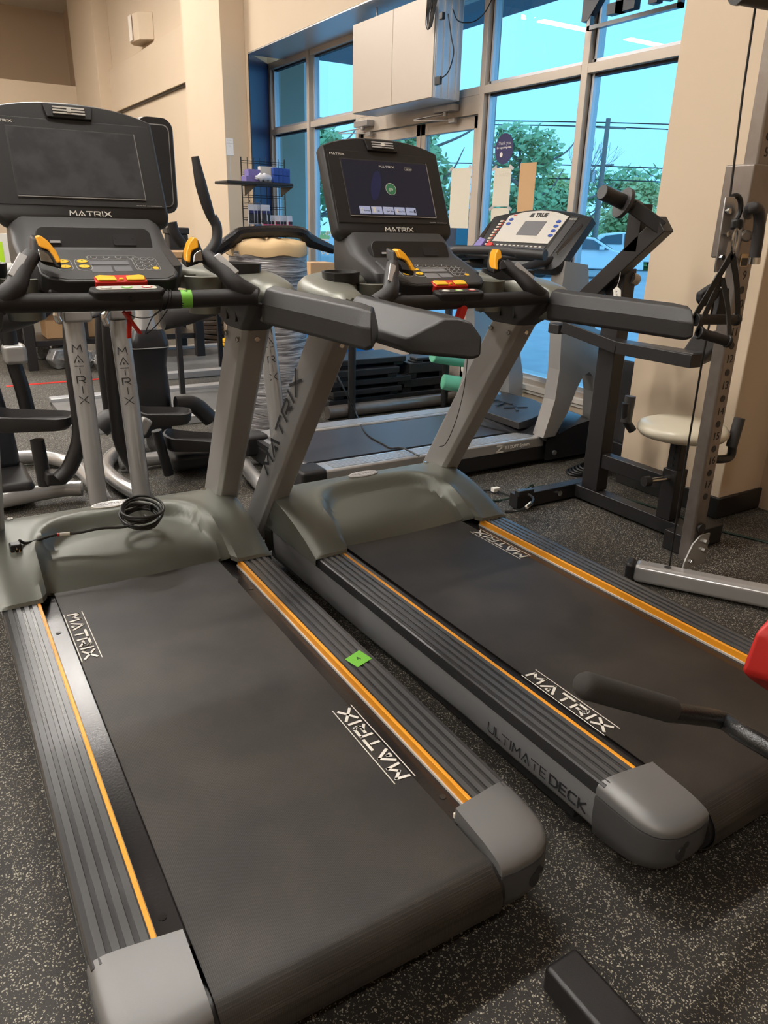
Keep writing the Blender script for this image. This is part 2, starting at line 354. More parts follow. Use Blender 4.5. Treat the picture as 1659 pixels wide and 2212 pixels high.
bm = B(); box(bm, (3.2, 8.2, 0), (3.7, 14.7, 4.6)); box(bm, (3.14, 8.75, 2.735), (3.2, 13.5, 3.30)); struct(obj('wall_right_far', bm, 'wall', bevel=.004))
bm = B(); box(bm, (3.165, 8.75, 2.715), (3.2, 13.5, 2.735)); struct(obj('trim_2', bm, 'base'))
bm = B(); box(bm, (2.98, 13.05, 0), (3.2, 14.7, 4.6)); struct(obj('wall_right_far_pilaster', bm, 'wall', bevel=.005))
# soffit of the header
bm = B(); box(bm, (3.127, 2.60, 2.735), (3.5, 7.62, 2.745)); struct(obj('trim_3', bm, 'alu_b'))
# base boards
bm = B(); poly(bm, [(3.108, 1.973, 0), (3.108, 2.60, 0), (3.125, 2.60, 0), (3.125, 1.99, 0), (3.45, 1.99, 0), (3.45, 1.973, 0)], (0, 0, .105)); struct(obj('baseboard_right', bm, 'base', bevel=.006))
bm = B(); box(bm, (3.478, 2.6, 0), (3.5, 4.45, .112)); struct(obj('baseboard_window', bm, 'base', bevel=.004))
bm = B(); box(bm, (3.183, 8.75, 0), (3.2, 13.05, .11)); struct(obj('baseboard_far', bm, 'base'))
# low wall below the glass + sill
bm = B(); box(bm, (3.5, 2.6, 0), (3.68, 4.49, .25)); struct(obj('wall_right_low', bm, 'wall'))
bm = B(); box(bm, (3.5, 6.15, 0), (3.68, 7.99, .25)); struct(obj('wall_right_low_far', bm, 'wall'))
bm = B(); box(bm, (3.47, 2.6, .25), (3.62, 4.49, .285)); box(bm, (3.485, 2.6, .225), (3.50, 4.49, .25)); struct(obj('trim_4', bm, 'sill', bevel=.004))
# storefront frame
def framebar(bm, y0, y1, z0, z1, d=.115): box(bm, (WX, y0, z0), (WX+d, y1, z1))
for n, (y0, y1) in enumerate(((2.60, 3.53), (3.58, 4.46), (6.19, 7.05), (7.13, 7.95))):
    bm = B()
    lowz = .285 if y1 < 5 else .27
    y0b, y1b = y0-.05, y1+.05
    if n >= 2: framebar(bm, y0-.05, y0, .25 if n == 3 else .02, 2.75)
    if n != 2: framebar(bm, y1, y1+.05, .25 if n != 1 else .02, 2.75)
    framebar(bm, y0, y1, 2.10, 2.15); framebar(bm, y0, y1, 2.69, 2.75); framebar(bm, y0, y1, .25, .32)
    fr = struct(obj('window_%d' % (n+1), bm, 'alu', bevel=.003))
    bm = B()
    for (z0, z1) in ((.32, 2.10), (2.15, 2.69)):
        for (a, b, c, d) in ((y0, y0+.014, z0, z1), (y1-.014, y1, z0, z1), (y0, y1, z0, z0+.012), (y0, y1, z1-.014, z1)): box(bm, (WX+.035, a, c), (WX+.075, b, d))
    g = obj('gasket', bm, 'gasket', fr, smooth=0)
    bm = B()
    for (z0, z1) in ((.32, 2.10), (2.15, 2.69)):
        for (a, b, c, d) in ((y0+.014, y0+.026, z0, z1), (y1-.03, y1-.014, z0, z1), (y0, y1, z0, z0+.022)): box(bm, (WX+.03, a, c), (WX+.08, b, d))
    obj('glazing_bead', bm, 'alu_b', fr, smooth=0)
    bm = B(); box(bm, (WX+.052, y0, .32), (WX+.058, y1, 2.10)); box(bm, (WX+.052, y0, 2.15), (WX+.058, y1, 2.69)); obj('pane', bm, 'glass', fr, smooth=0)
# window above the door
bm = B(); framebar(bm, 4.51, 6.14, 2.10, 2.15); framebar(bm, 4.51, 6.14, 2.69, 2.75); framebar(bm, 5.3, 5.35, 2.15, 2.69)
fr = struct(obj('window_5', bm, 'alu', bevel=.003)); bm = B(); box(bm, (WX+.052, 4.51, 2.15), (WX+.058, 6.14, 2.69)); obj('pane', bm, 'glass', fr, smooth=0)
# double door
bm = B(); framebar(bm, 4.51, 6.14, 1.985, 2.10, .13); struct(obj('trim_5', bm, 'alu', bevel=.003))
for n, (y0, y1) in enumerate(((4.515, 5.215), (5.225, 6.135))):
    bm = B()
    box(bm, (WX+.02, y0, .01), (WX+.065, y0+.055, 1.98)); box(bm, (WX+.02, y1-.055, .01), (WX+.065, y1, 1.98))
    box(bm, (WX+.02, y0, 1.90), (WX+.065, y1, 1.98)); box(bm, (WX+.02, y0, .01), (WX+.065, y1, .30))
    d = struct(obj('door_%d' % (n+1), bm, 'alu', bevel=.003))
    bm = B(); box(bm, (WX+.04, y0+.055, .30), (WX+.046, y1-.055, 1.90)); obj('pane', bm, 'glass', d, smooth=0)
    bm = B(); box(bm, (WX-.03, y0+.04, .72), (WX, y1-.04, .76)); box(bm, (WX-.03, y0+.04, .72), (WX+.02, y0+.08, .76)); box(bm, (WX-.03, y1-.08, .72), (WX+.02, y1-.04, .76)); obj('push_bar', bm, 'alu_b', d, bevel=.004)
# door closers
for (ya, yb) in ((4.72, 4.95), (5.88, 6.1)):
    t = thing('door_closer', 'grey metal door closer with folded arm above the %s door leaf' % ('right' if ya < 5 else 'left'), 'door closer', (WX, ya, 2.0))
    mkbox('body', (-.07, 0, .02), (-.002, .22, .065), 'galv', t, bevel=.004)
    mkbeam('arm', (-.05, .1, .01), (-.10, .42, -.005), .022, .006, 'galv', t, bevel=.001); mkbeam('arm', (-.10, .42, -.012), (-.01, .05, -.03), .02, .006, 'galv', t, bevel=.001)
    mkcyl('pivot', (-.05, .1, .02), (-.05, .1, -.005), .016, 'galv', t)
    mkbox('bracket', (-.03, .02, -.05), (-.002, .09, -.02), 'galv', t, bevel=.003)

# ---------------------------------------------------------------- OUTSIDE
GZ = -.3
bm = B(); box(bm, (5.6, -30, GZ-.1), (120, 120, GZ)); struct(obj('ground_lot', bm, 'asph'))
bm = B(); box(bm, (3.7, -10, -.42), (5.6, 30, -.16)); struct(obj('ground_walk', bm, 'conc', bevel=.02))
bm = B(); box(bm, (26, -10, GZ), (120, 26, GZ+.12)); box(bm, (26, 32, GZ), (120, 110, GZ+.1)); struct(obj('ground_verge', bm, 'grass'))
bm = B()
for k in range(5): box(bm, (11+k*2.6, 6, GZ), (11.1+k*2.6, 10.5, GZ+.005))
struct(obj('trim_6', bm, 'bwhite'))
bm = B(); box(bm, (3.7, 8.25, -.2), (4.20, 8.6, 4.2)); struct(obj('wall_outside', bm, 'extw', bevel=.01))
bm = B(); box(bm, (3.7, 1.5, 3.10), (5.2, 9.3, 3.5)); struct(obj('trim_7', bm, 'canopy'))

def leafcloud(bm, blobs, n, s):
    for i in range(n):
        c, r = random.choice(blobs)
        u = V(random.gauss(0, 1), random.gauss(0, 1), random.gauss(0, 1)).normalized()*(random.random()**.45)
        p = V(c)+V(u.x*r[0], u.y*r[1], u.z*r[2])
        a = V(random.gauss(0, 1), random.gauss(0, 1), random.gauss(0, 1)).normalized(); b = a.orthogonal().normalized(); k = s*random.uniform(.6, 1.3)
        v = [bm.verts.new(p+a*k), bm.verts.new(p+b*k*.55), bm.verts.new(p-a*k), bm.verts.new(p-b*k*.55)]; bm.faces.new(v)
def tree(label, x, y, h, w, m='leaf', n=2600, s=.2, trunk=.16, low=.25):
    t = thing('tree', label, 'tree', (x, y, GZ), 0, 'trees beyond the parking lot')
    bm = B(); tube(bm, [(0, 0, 0), (.1, 0, h*.4), (0, .1, h*.8)], [trunk, trunk*.7, trunk*.25], 8)
    for k in range(7):
        a = k*2.4; z0 = h*(.25+.08*k); tube(bm, [(0, 0, z0), (cos(a)*w*.3, sin(a)*w*.3, z0+h*.12), (cos(a)*w*.42, sin(a)*w*.42, z0+h*.25)], [trunk*.4, trunk*.25, trunk*.08], 6)
    obj('trunk', bm, 'bark', t)
    bl = []
    for k in range(11):
        a = random.random()*6.28; q = random.random()*w*.36; z = h*(low+(1-low)*(.12+.75*random.random())); rr = w*random.uniform(.16, .28)*(1.15-z/h*.5)
        bl.append(((cos(a)*q, sin(a)*q, z), (rr, rr, rr*.85)))
    bm = B(); leafcloud(bm, bl, n, s); obj('foliage', bm, m, t, smooth=0)
    return t
tree('tall green tree seen through the glass of the double door', 17.2, 25.6, 6.2, 6.0, 'leaf', 4200, .20)
tree('dark green tree beyond the door, behind the upper display of the right treadmill', 12.6, 27.0, 5.4, 6.0, 'leaf', 4200, .20)
tree('green tree seen at the left end of the storefront', 15.5, 33, 5.6, 6.0, 'leaf', 3500, .24)
tree('loose leafy tree seen behind the round window sticker', 20.3, 23.4, 5.3, 5.0, 'leaf', 2600, .16)
tree('bushy tree seen behind the taped papers on the glass', 22.0, 23.0, 3.6, 5.0, 'leaf', 3000, .17, low=.1)
tree('yellow green tree behind the white sedan', 28.4, 25.0, 4.0, 4.6, 'leaf2', 3200, .16, low=.1)
tree('low green tree right of the utility pole', 31, 27, 4.0, 6.5, 'leaf', 3200, .2, low=.1)
tree('far hazy tree at the right edge of the window', 44, 33, 5.6, 11, 'leaf', 3000, .32, low=.05)
tree('round green tree over the parked cars at left', 34, 36, 4.4, 9, 'leaf2', 3000, .3, low=.05)
# bare tree
t = thing('bare_tree', 'thin leafless tree standing behind the papers on the window', 'tree', (18.6, 18.9, GZ))
bm = B()
def branch(p, d, l, r, k):
    q = p+d*l; tube(bm, [p, p+d*l*.5+V(.02, .01, 0), q], [r, r*.8, r*.6], 5, 2)
    if k:
        for i in range(3):
            dd = (d+V(random.uniform(-.6, .6), random.uniform(-.6, .6), random.uniform(0, .5))).normalized(); branch(q, dd, l*.72, r*.55, k-1)
branch(V(0, 0, 0), V(0, 0, 1), 1.5, .05, 4); obj('trunk', bm, 'bark', t)
# utility pole + wires
PX, PY = 24.6, 23.4
t = thing('utility_pole', 'grey wooden utility pole with crossarm and transformer bracket beyond the lot', 'utility pole', (PX, PY, GZ))
mkcyl('pole', (0, 0, 0), (0, 0, 5.6), .13, 'bark', t, r2=.09, seg=12)
mkbeam('crossarm', (-.3, .3, 5.3), (.5, -.5, 5.25), .08, .08, 'bark', t); mkbeam('crossarm', (-.3, .3, 3.9), (.3, -.3, 3.95), .06, .06, 'bark', t)
mkcyl('transformer', (-.25, .25, 3.3), (-.25, .25, 3.75), .14, 'galv', t)
for k, (z, dz) in enumerate(((5.45, .05), (5.3, -.1), (3.9, 0), (3.4, .1))):
    lab = ('topmost', 'second from the top', 'third from the top', 'lowest')[k]
    tag(mktube('overhead_wire', [(PX-26, PY+20, z+GZ+1.1), (PX-12, PY+9, z+GZ+.1), (PX, PY, z+GZ), (PX+7, PY-7, z+GZ-.35+dz), (PX+20, PY-20, z+GZ-.6+dz)], .022, 'cable', None, seg=5), 'thin dark overhead wire, %s of those strung from the utility pole' % lab, 'wire', 'overhead wires')
# cars
def car(label, x, y, rz, m='car', sc=1.0):
    t = thing('car', label, 'car', (x, y, GZ), rz, 'cars in the parking lot', (sc, sc, sc))
    prof = [(-2.2, .35), (-2.22, .75), (-2.05, .92), (-1.55, .98), (-.95, 1.36), (-.2, 1.46), (.45, 1.40), (1.15, 1.0), (1.95, .86), (2.22, .66), (2.25, .35)]
    def ring(y, inset):
        return [(px, y*(1-inset*max(0, (pz-.95))/.5), pz) for px, pz in prof]
    bm = B(); loft(bm, [ring(-.86, .18), ring(-.6, .12), ring(.6, .12), ring(.86, .18)]); obj('body', bm, m, t, bevel=.05, seg=3)
    for s in (-1, 1):
        bm = B()
        for pts in ([(-1.35, 1.0), (-.92, 1.30), (-.28, 1.39), (-.28, 1.0)], [(-.2, 1.0), (-.2, 1.39), (.4, 1.33), (.98, 1.0)]):
            poly(bm, [(a, s*(.868*(1-.18*max(0, b-.95)/.5)), b) for a, b in pts], (0, s*.008, 0))
        obj('side_window', bm, 'carglass', t, smooth=0)
        for wx in (-1.35, 1.4):
            w = mkcyl('wheel', (wx, s*.68, .32), (wx, s*.885, .32), .32, 'tyre', t, bevel=.02); mkcyl('hub', (wx, s*.886, .32), (wx, s*.895, .32), .2, 'galv', w)
        mkbox('mirror', (.62, s*.86, 1.0), (.8, s*1.02, 1.12), m, t, bevel=.02)
    mkpoly('windscreen', [(.50, -.62, 1.385), (.50, .62, 1.385), (1.12, .7, 1.02), (1.12, -.7, 1.02)], (.012, 0, .012), 'carglass', t)
    return t
car('white sedan parked outside behind the cream console of the far treadmill', 19.6, 19.3, radians(-40), 'car', .92)
car('white car parked far off, right of the white sedan', 37, 29, radians(-42), 'car')
car('grey car half hidden behind the white sedan', 25.5, 22.5, radians(-40), 'extw')
car('white car seen low through the pane left of the right treadmill display', 21.5, 36.5, radians(-50), 'car')
# far buildings
t = thing('building', 'red brick shop with white fascia across the road, seen through the door', 'building', (27.8, 36.2, GZ), radians(-38))
mkbox('wall', (-6, 0, 0), (3, 6, 2.05), 'brick', t); mkbox('fascia', (-6.1, -.15, 1.7), (3.1, 6, 2.3), 'bwhite', t)
for k in range(5): mkbox('window', (-5.4+k*1.6, -.05, .5), (-4.4+k*1.6, 0, 1.5), 'winb', t)

# ================================================================= TREADMILLS
def treadmill(x, y, rz, sz, label, on):
    t = thing('treadmill', label, 'treadmill', (x, y, 0), rz, None, (1, 1, sz))
    # --- base frame
    bm = B(); box(bm, (-.34, -.06, .045), (.34, 1.75, .14)); box(bm, (-.37, .1, .02), (-.30, 1.7, .12)); box(bm, (.30, .1, .02), (.37, 1.7, .12)); obj('base_frame', bm, 'frame', t, bevel=.004)
    for sx in (-1, 1):
        for yy in (.12, 1.62): mkcyl('foot', (sx*.33, yy, 0), (sx*.33, yy, .03), .03, 'blk', t)
    # --- deck board beside the belt
    deck = mkbox('deck', (-.306, -.015, .168), (.306, 1.45, .186), 'deck', t, bevel=.002)
    for sx in (-1, 1):
        for yy in (.06, 1.12): mkcyl('screw', (sx*.287, yy, .186), (sx*.287, yy, .1875), .007, 'gloss', deck)
    # --- belt: flat run, rear roller wrap
    prof = [(1.5, .1935)]+[(1.5-1.62*k/24, .1935) for k in range(1, 24)]
    rc, cy_, cz_ = .058, -.112, .1355
    prof += [(cy_+rc*sin(a)*-1, cz_+rc*cos(a)) for a in (pi*k/18 for k in range(0, 19))]
    prof += [(.4, cz_-rc), (1.5, cz_-rc)]
    inner = []
    bm = B(); n = len(prof); xs = [-.262, -.261, .261, .262]
    outer = [[(xx, p[0], p[1]-(0.0015 if abs(xx) > .2615 else 0)) for p in prof] for xx in xs]
    R = [[bm.verts.new(p) for p in col] for col in outer]
    for a, b in zip(R, R[1:]):
        for i in range(n-1): bm.faces.new((a[i], a[i+1], b[i+1], b[i]))
    o = obj('running_belt', bm, 'belt', t, smooth=40)
    sm = o.modifiers.new('thick', 'SOLIDIFY'); sm.thickness = .0025; sm.offset = -1
    h = .030; L = .225; sx_ = 1.0
    ln = stroke_len('MATRIX', h, .42, 1.15)
    spots = ((-.249, 1.196, -1), (.256, .140, 1)) if not on else ((.262, .972, 1), (-.257, .406, -1))
    for (bx, by, d) in spots:      # d=-1: reads toward the user, letters' top toward +x
        T = Fr((bx, by, .1945), (0, d, 0), (-d, 0, 0))
        p = stroke_text('belt_print', 'MATRIX', T, h, 'white', o, wt=.23, gap=.42, z=.0006, sx=1.15)
        bm = B()
        for off in (-.011, h+.009): box(bm, (-.008, off, 0), (ln+.012, off+.0022, .0006), T=T)
        obj('belt_print', bm, 'white', o, smooth=0)
    mkcyl('rear_roller', (-.272, cy_, cz_), (.272, cy_, cz_), rc-.006, 'frame', t)
    # --- side rails, orange edge, side panels, end caps
    for sx in (-1, 1):
        pr = [(.318, .186), (.318, .2105)]
        x0 = .320
        for k in range(4):
            pr += [(x0, .2105), (x0+.001, .2135), (x0+.013, .2135), (x0+.014, .2105), (x0+.0205, .2105)]; x0 += .0215
        pr += [(.4075, .2105), (.411, .207), (.412, .190), (.412, .176), (.318, .176)]
        rl = B(); loft(rl, [[(sx*a, yy, b) for a, b in pr] for yy in (0.0, 1.30)]); 
        for f in rl.faces:
            if f.calc_center_median().z > .213: f.material_index = 1
        ro = obj('side_rail', rl, ['rib', 'ribl'], t, smooth=30)
        mkbox('edge_strip', (min(sx*.309, sx*.318), 0.0, .186), (max(sx*.309, sx*.318), 1.30, .2125), 'orange', t, bevel=.0015)
        mkbox('strip_base', (min(sx*.3055, sx*.309), 0.0, .186), (max(sx*.3055, sx*.309), 1.30, .192), 'ltgrey', t)
        pn = [(.408, .186), (.411, .16), (.410, .12), (.402, .085), (.385, .062), (.36, .055), (.36, .186)]
        bm = B(); loft(bm, [[(sx*a, yy, b) for a, b in pn] for yy in (-.035, .5)]+[[(sx*a, yy, b-(.02 if b < .1 else 0)) for a, b in pn] for yy in (1.0, 1.66)])
        sp = obj('side_panel', bm, 'side', t, smooth=50)
        T = Fr((sx*.4115, .365 if sx < 0 else .04, .107), (0, sx, 0), (0, 0, 1))
        hh = .026
        stroke_text('side_lettering', 'ULTIMATE', T, hh, 'dark', sp, wt=.10, gap=.22, z=.0006, sx=.86)
        ul = stroke_len('ULTIMATE', hh, .22, .86)+.014; T2_ = Fr((sx*.4115, (.365-ul) if sx < 0 else .04+ul, .107), (0, sx, 0), (0, 0, 1))
        stroke_text('side_lettering', 'DECK', T2_, hh, 'dark', sp, wt=.17, gap=.3, z=.0008, sx=.9)
        # end cap in two shells
        def plan(ins, rear=-.156, front=-.001):
            fy = lambda x: front-.004+.020*(x-.27)/.142
            P = [(.270, fy(.27)), (.300, fy(.30)), (.330, fy(.33)), (.416-ins, fy(.416-ins))]
            for k in range(9):
                a = radians(90*k/8); P.append((.30+(.116-ins)*cos(a)**.62, -.045-(-rear-.045-ins)*sin(a)**.62))
            P += [(.270, rear+ins+.004)]
            return P
        def ztop(px, py): return .2175-.020*max(0, (-py)/.155)**1.8-.008*max(0, (px-.36)/.06)**2
        def zs(px, py): return .176-.004*max(0, -py/.155)
        bm = B()
        P0, P1, P2, P3 = plan(0), plan(.003), plan(.012), plan(.03)
        mk = lambda P, dz, tp=True: [(sx*a, b, (ztop(a, b) if tp else zs(a, b))-dz) for a, b in P]
        c0 = [(sx*a, b, zs(a, b)+.0035) for a, b in P0]
        loft(bm, [c0, mk(P0, .015), mk(P1, .007), mk(P2, .002), mk(P3, 0), mk(plan(.06), 0)])
        ca = obj('end_cap', bm, 'cap', t, smooth=60)
        bm = B(); Q = plan(-.001)
        def zb(py): return .074+.022*max(0, -py/.155)**1.5
        gm = B(); loft(gm, [[(sx*a, b, zs(a, b)-.001) for a, b in plan(.004)], [(sx*a, b, zs(a, b)+.0045) for a, b in plan(.004)]]); obj('cap_seam', gm, 'dark', ca, smooth=0)
        loft(bm, [[(sx*a, b, zs(a, b)) for a, b in Q], [(sx*a, b, .12) for a, b in Q], [(sx*a, b, zb(b)) for a, b in plan(.006)], [(sx*a, b, zb(b)-.015) for a, b in plan(.035)]])
        cb = obj('end_cap_lower', bm, 'cap2', t, smooth=60)
        T = Fr((sx*.350, -.1550, .138), (1, 0, 0), (0, 0, 1))
        mkplate('access_hole', T, ell(.012, .017, 18, 0, -.006)+[], -.006, .0015, 'dark', cb); mkplate('access_hole', T, ell(.008, .008, 14, .012, .012), -.006, .0015, 'dark', cb)
        mkbox('cap_insert', (min(sx*.272, sx*.305), -.004, .187), (max(sx*.272, sx*.305), .004, .197), 'sill', t)
        # --- upright
        def upsec(z):
            k = (z-.28)/.695; yc = 1.715-k*.452; xc = .398-.030*k
            return yc, xc
        rings = []
        for z in (.10, .28, .975):
            yc, xc = upsec(z); w, d, c = .043, .080, .013
            rings.append([(sx*(xc+a), yc+b, z) for a, b in ((-w+c, -d), (w-c, -d), (w, -d+c), (w, d-c), (w-c, d), (-w+c, d), (-w, d-c), (-w, -d+c*1.6))])
        bm = B(); loft(bm, rings); up = obj('upright', bm, 'silver', t, bevel=.004)
        for (bx, by, bz) in ((-.0445, .055, .948), (-.0445, -.045, .942), (.0, -.082, .946)):
            yc, xc = upsec(bz); p = V(sx*(xc+bx), yc+by, bz); q = p+(V(-sx*.006, 0, 0) if abs(bx) > .01 else V(0, -.005, 0))
            mkcyl('bolt', p, q, .0085, 'chrome', up, bevel=.002)
        ya, xa = upsec(.34); yb, xb = upsec(.80)
        d = V(sx*(xb-xa), yb-ya, .46); o0 = V(sx*(xa+.0435), ya-.052, .42)
        if sx < 0: T = Fr(o0, d, (0, 1, 0))
        else: T = Fr(V(sx*(xb+.0435), yb-.052, .84), -d, (0, 1, 0))
        hgt = .052; lnm = stroke_len('MATRIX', hgt, .45, 1.3)
        stroke_text('upright_lettering', 'MATRIX', T, hgt, 'dark', up, wt=.20, gap=.42, z=.0012, sx=1.18)
        # --- collar between upright and handle bar
        def csec(z):
            k = (z-.975)/.075; return k
        cr_ = []
        for z, y0, y1, x0, x1 in ((.972, 1.182, 1.345, .322, .412), (.985, 1.165, 1.365, .316, .420), (1.02, 1.10, 1.42, .305, .435), (1.06, 1.06, 1.46, .30, .44)):
            cr_.append([(sx*a, b, z) for a, b in ((x0, y0+.02), (x0+.02, y0), (x1-.02, y0), (x1, y0+.02), (x1, y1-.02), (x1-.02, y1), (x0+.02, y1), (x0, y1-.02))])
        bm = B(); loft(bm, cr_); co = obj('upright_collar', bm, 'blk2', t, bevel=.006)
        for k in range(3):
            T = Fr((sx*(.3075), 1.20+.075*k+(.03 if k == 2 else 0), 1.018), (0, -1, 0), (0, -.35, 1)); mkplate('collar_slot', T, ell(.006, .02, 16), -.004, .0035 if sx > 0 else .004, 'dark', co)
        # --- arm rest
        sec = [(.336, 1.012), (.334, 1.060), (.350, 1.098), (.372, 1.106), (.392, 1.103), (.450, 1.046), (.454, 1.022), (.440, 1.006), (.346, 1.004)]
        rings = []
        for (yy, k, dx, kz) in ((1.075, 1, 0, 1), (1.0, 1, .004, .975), (.80, 1, .022, .95), (.638, 1, .030, .94), (.608, .96, .031, .91), (.592, .84, .032, .82)):
            cx, cz = .395, 1.045
            rings.append([(sx*(cx+(a-cx)*k+dx), yy+(1.2*(a-.375) if yy < .65 else 0)+(1.107-b)*(-.10 if yy < .65 else 0), 1.006+(b-1.006)*kz+(.008 if k < .9 else 0)) for a, b in sec])
        bm = B(); loft(bm, rings); obj('arm_rest', bm, 'arm', t, bevel=.005, seg=3, smooth=24)
        # --- grey shroud from arm rest to console
        path = [(.398, 1.070, 1.048, .056, .056), (.400, 1.12, 1.056, .062, .060), (.400, 1.21, 1.070, .082, .062), (.365, 1.31, 1.092, .100, .052), (.29, 1.385, 1.108, .105, .038), (.20, 1.43, 1.115, .09, .034), (.13, 1.45, 1.118, .07, .03)]
        P = [V(sx*a, b, c) for a, b, c, _, _ in path]; rings = []
        for i, p in enumerate(P):
            d = (P[min(i+1, len(P)-1)]-P[max(i-1, 0)]).normalized()
            if i == 0: d = V(0, 1, 0)
            xx = d.cross(V(0, 0, 1)).normalized(); r = []
            for j in range(20):
                a = 2*pi*j/20; ca_, sa_ = cos(a), sin(a); e = .62
                r.append(p+xx*(path[i][3]*math.copysign(abs(ca_)**e, ca_))+V(0, 0, 1)*(path[i][4]*math.copysign(abs(sa_)**e, sa_)))
            rings.append(r)
        bm = B(); loft(bm, rings); sh = obj('shroud', bm, 'shroud', t, sub=1, smooth=60)
        # accessory tray ring on top and cup holder
        ring2 = [(.0, -.085), (.045, -.06), (.058, 0), (.050, .05), (.02, .088), (-.02, .088), (-.048, .05), (-.05, -.01), (-.03, -.065)]
        Rr = catmull([(a, b, 0) for a, b in ring2+[ring2[0]]], 4)[:-1]
        Tt = Matrix.Translation((sx*.335, 1.275, 1.123)) @ Matrix.Rotation(sx*radians(38), 4, 'Z')
        bm = B()
        rg = []
        for (sc, z) in ((1.0, 0), (1.04, .032), (.90, .032), (.84, .012), (.3, .012)):
            rg.append([Tt @ V(p.x*sc, p.y*sc, z) for p in Rr])
        loft(bm, rg); obj('accessory_tray', bm, 'blk', sh, smooth=50)
        bm = B(); c = V(sx*.235, 1.255, 1.02)
        rg = [[c+V(r*cos(a), r*sin(a), z) for a in (2*pi*k/28 for k in range(28))] for r, z in ((.044, 0), (.052, .10), (.048, .102), (.038, .02), (.01, .02))]
        loft(bm, rg); obj('cup_holder', bm, ['shroud'], sh, smooth=40)
        mkcyl('cup_liner', c+V(0, 0, .02), c+V(0, 0, .094), .0415, 'blk', sh)
        # --- grip stalk with paddle
        pts = [(.318, 1.085, 1.075), (.272, 1.088, 1.108), (.245, 1.125, 1.148), (.215, 1.165, 1.178)]
        bm = B(); tube(bm, [(sx*a, b, c) for a, b, c in pts], [.030, .025, .0215, .020], 14); st = obj('grip_stalk', bm, 'grip', t)
        a_, b_ = V(sx*.268, 1.103, 1.128), V(sx*.232, 1.150, 1.180)
        mkbeam('pulse_sensor', a_+V(sx*.005, -.018, .009), b_+V(sx*.004, -.018, .002), .020, .006, 'silver_l', st, up=(0, -1, .5), bevel=.002)
        hd = [(-.214, 1.196, 1.222), (-.225, 1.178, 1.185), (-.195, 1.160, 1.160), (-.140, 1.150, 1.150), (-.137, 1.150, 1.163), (-.150, 1.160, 1.183), (-.185, 1.185, 1.216)]
        pq = lambda a: -.200+(a+.205)*.70
        bm = B(); loft(bm, [[(-sx*pq(a), b+dy, c+dy*.2) for a, b, c in hd] for dy in (-.012, .028)]); ph = obj('paddle_head', bm, 'blk', st, bevel=.006, seg=3)
        yl = [(-.205, 1.222), (-.190, 1.226), (-.168, 1.213), (-.148, 1.190), (-.139, 1.166), (-.154, 1.163), (-.162, 1.180), (-.172, 1.192), (-.186, 1.196), (-.200, 1.200)]
        bm = B(); loft(bm, [[(-sx*pq(a), 1.150+dy+(c-1.163)*.62, c-.001) for a, c in yl] for dy in (-.020, .012)]); obj('speed_paddle' if sx > 0 else 'incline_paddle', bm, 'yelo', ph, bevel=.004, seg=3)
        bm = B(); loft(bm, [[(-sx*pq(a), 1.132+dy+(c-1.163)*.62, c-.004) for a, c in ((-.206, 1.197), (-.188, 1.192), (-.176, 1.186), (-.166, 1.168), (-.205, 1.172))] for dy in (-.0025, .01)]); obj('paddle_icon_plate', bm, 'chrome' if not on else 'dark', ph, bevel=.001)
    # --- motor hood as a height field with a recessed middle
    NX, NY = 56, 40; bm = B(); G = []
    for i in range(NX+1):
        X = -.422+.844*i/NX; ax = abs(X); col = []
        s = min(1, max(0, (ax-.268)/.03)); s = s*s*(3-2*s)
        yr = (1.362-.012*(1-(X/.27)**2))*(1-s)+1.278*s
        yf = 1.735-.035*(ax/.422)**4
        for j in range(NY+1):
            u = j/NY; Y = yr+(yf-yr)*u
            zt = .222+.110*(1-max(0, (1.66-Y)/.385)**1.75) if Y < 1.66 else .332-.015*((Y-1.66)/.08)**2
            f = ((ax/.282)**4.0+(max(0, Y-1.25)/.385)**4.0)**.25
            q = min(1, max(0, (1-f)/.10)); q = q*q*(3-2*q); dep = .042*q
            ridge = .006*math.exp(-((f-1.03)/.05)**2)
            z = zt-dep+ridge
            a_ = .1965+(Y-yr)*.95; hh_ = max(0, 1-abs(a_-z)/.05); zc = min(a_, z)-.05*hh_*hh_*.25; z = z*s+(1-s)*zc
            z -= .012*max(0, (ax-.38)/.042)**2
            col.append(bm.verts.new((X, Y, z)))
        G.append(col)
    for i in range(NX):
        for j in range(NY): bm.faces.new((G[i][j], G[i+1][j], G[i+1][j+1], G[i][j+1]))
    # skirts
    def skirt(line, z1, off):
        low = [bm.verts.new((v.co.x+off[0], v.co.y+off[1], z1 if not callable(z1) else z1(v.co))) for v in line]
        for a in range(len(line)-1): bm.faces.new((line[a], line[a+1], low[a+1], low[a]))
        return low
    skirt(G[0], .188, (-.003, 0)); skirt(G[-1], .188, (.003, 0)); skirt([c[-1] for c in G], .06, (0, .02))
    re = [c[0] for c in G]
    skirt([v for v in re if v.co.x < -.285], .2125, (0, -.004)); skirt([v for v in re if v.co.x > .285], .2125, (0, -.004)); skirt([v for v in re if abs(v.co.x) <= .29], lambda c: c.z-.012, (0, .003))
    bmesh.ops.remove_doubles(bm, verts=bm.verts, dist=1e-5)
    hood = obj('motor_hood', bm, 'hood', t, smooth=32)
    bm = B(); box(bm, (-.40, 1.45, .05), (.40, 1.70, .205)); obj('motor_housing', bm, 'blk', hood)
    T = Fr((-.01, 1.662, .3415), (1, 0, 0), (0, 1, .16))
    bd = mkplate('badge', T, ell(.068, .022, 40), -.004, .0035, 'ltgrey' if not on else 'silver', hood, bevel=.0015); mkplate('badge', T, ell(.061, .0175, 40), .0035, .0042, 'silver_l', bd)
    stroke_text('badge_lettering', 'MATRIX', T @ Matrix.Translation((-.050, -.006, .0042)), .012, 'dark', bd, wt=.14, gap=.4, z=.0004, sx=1.1)
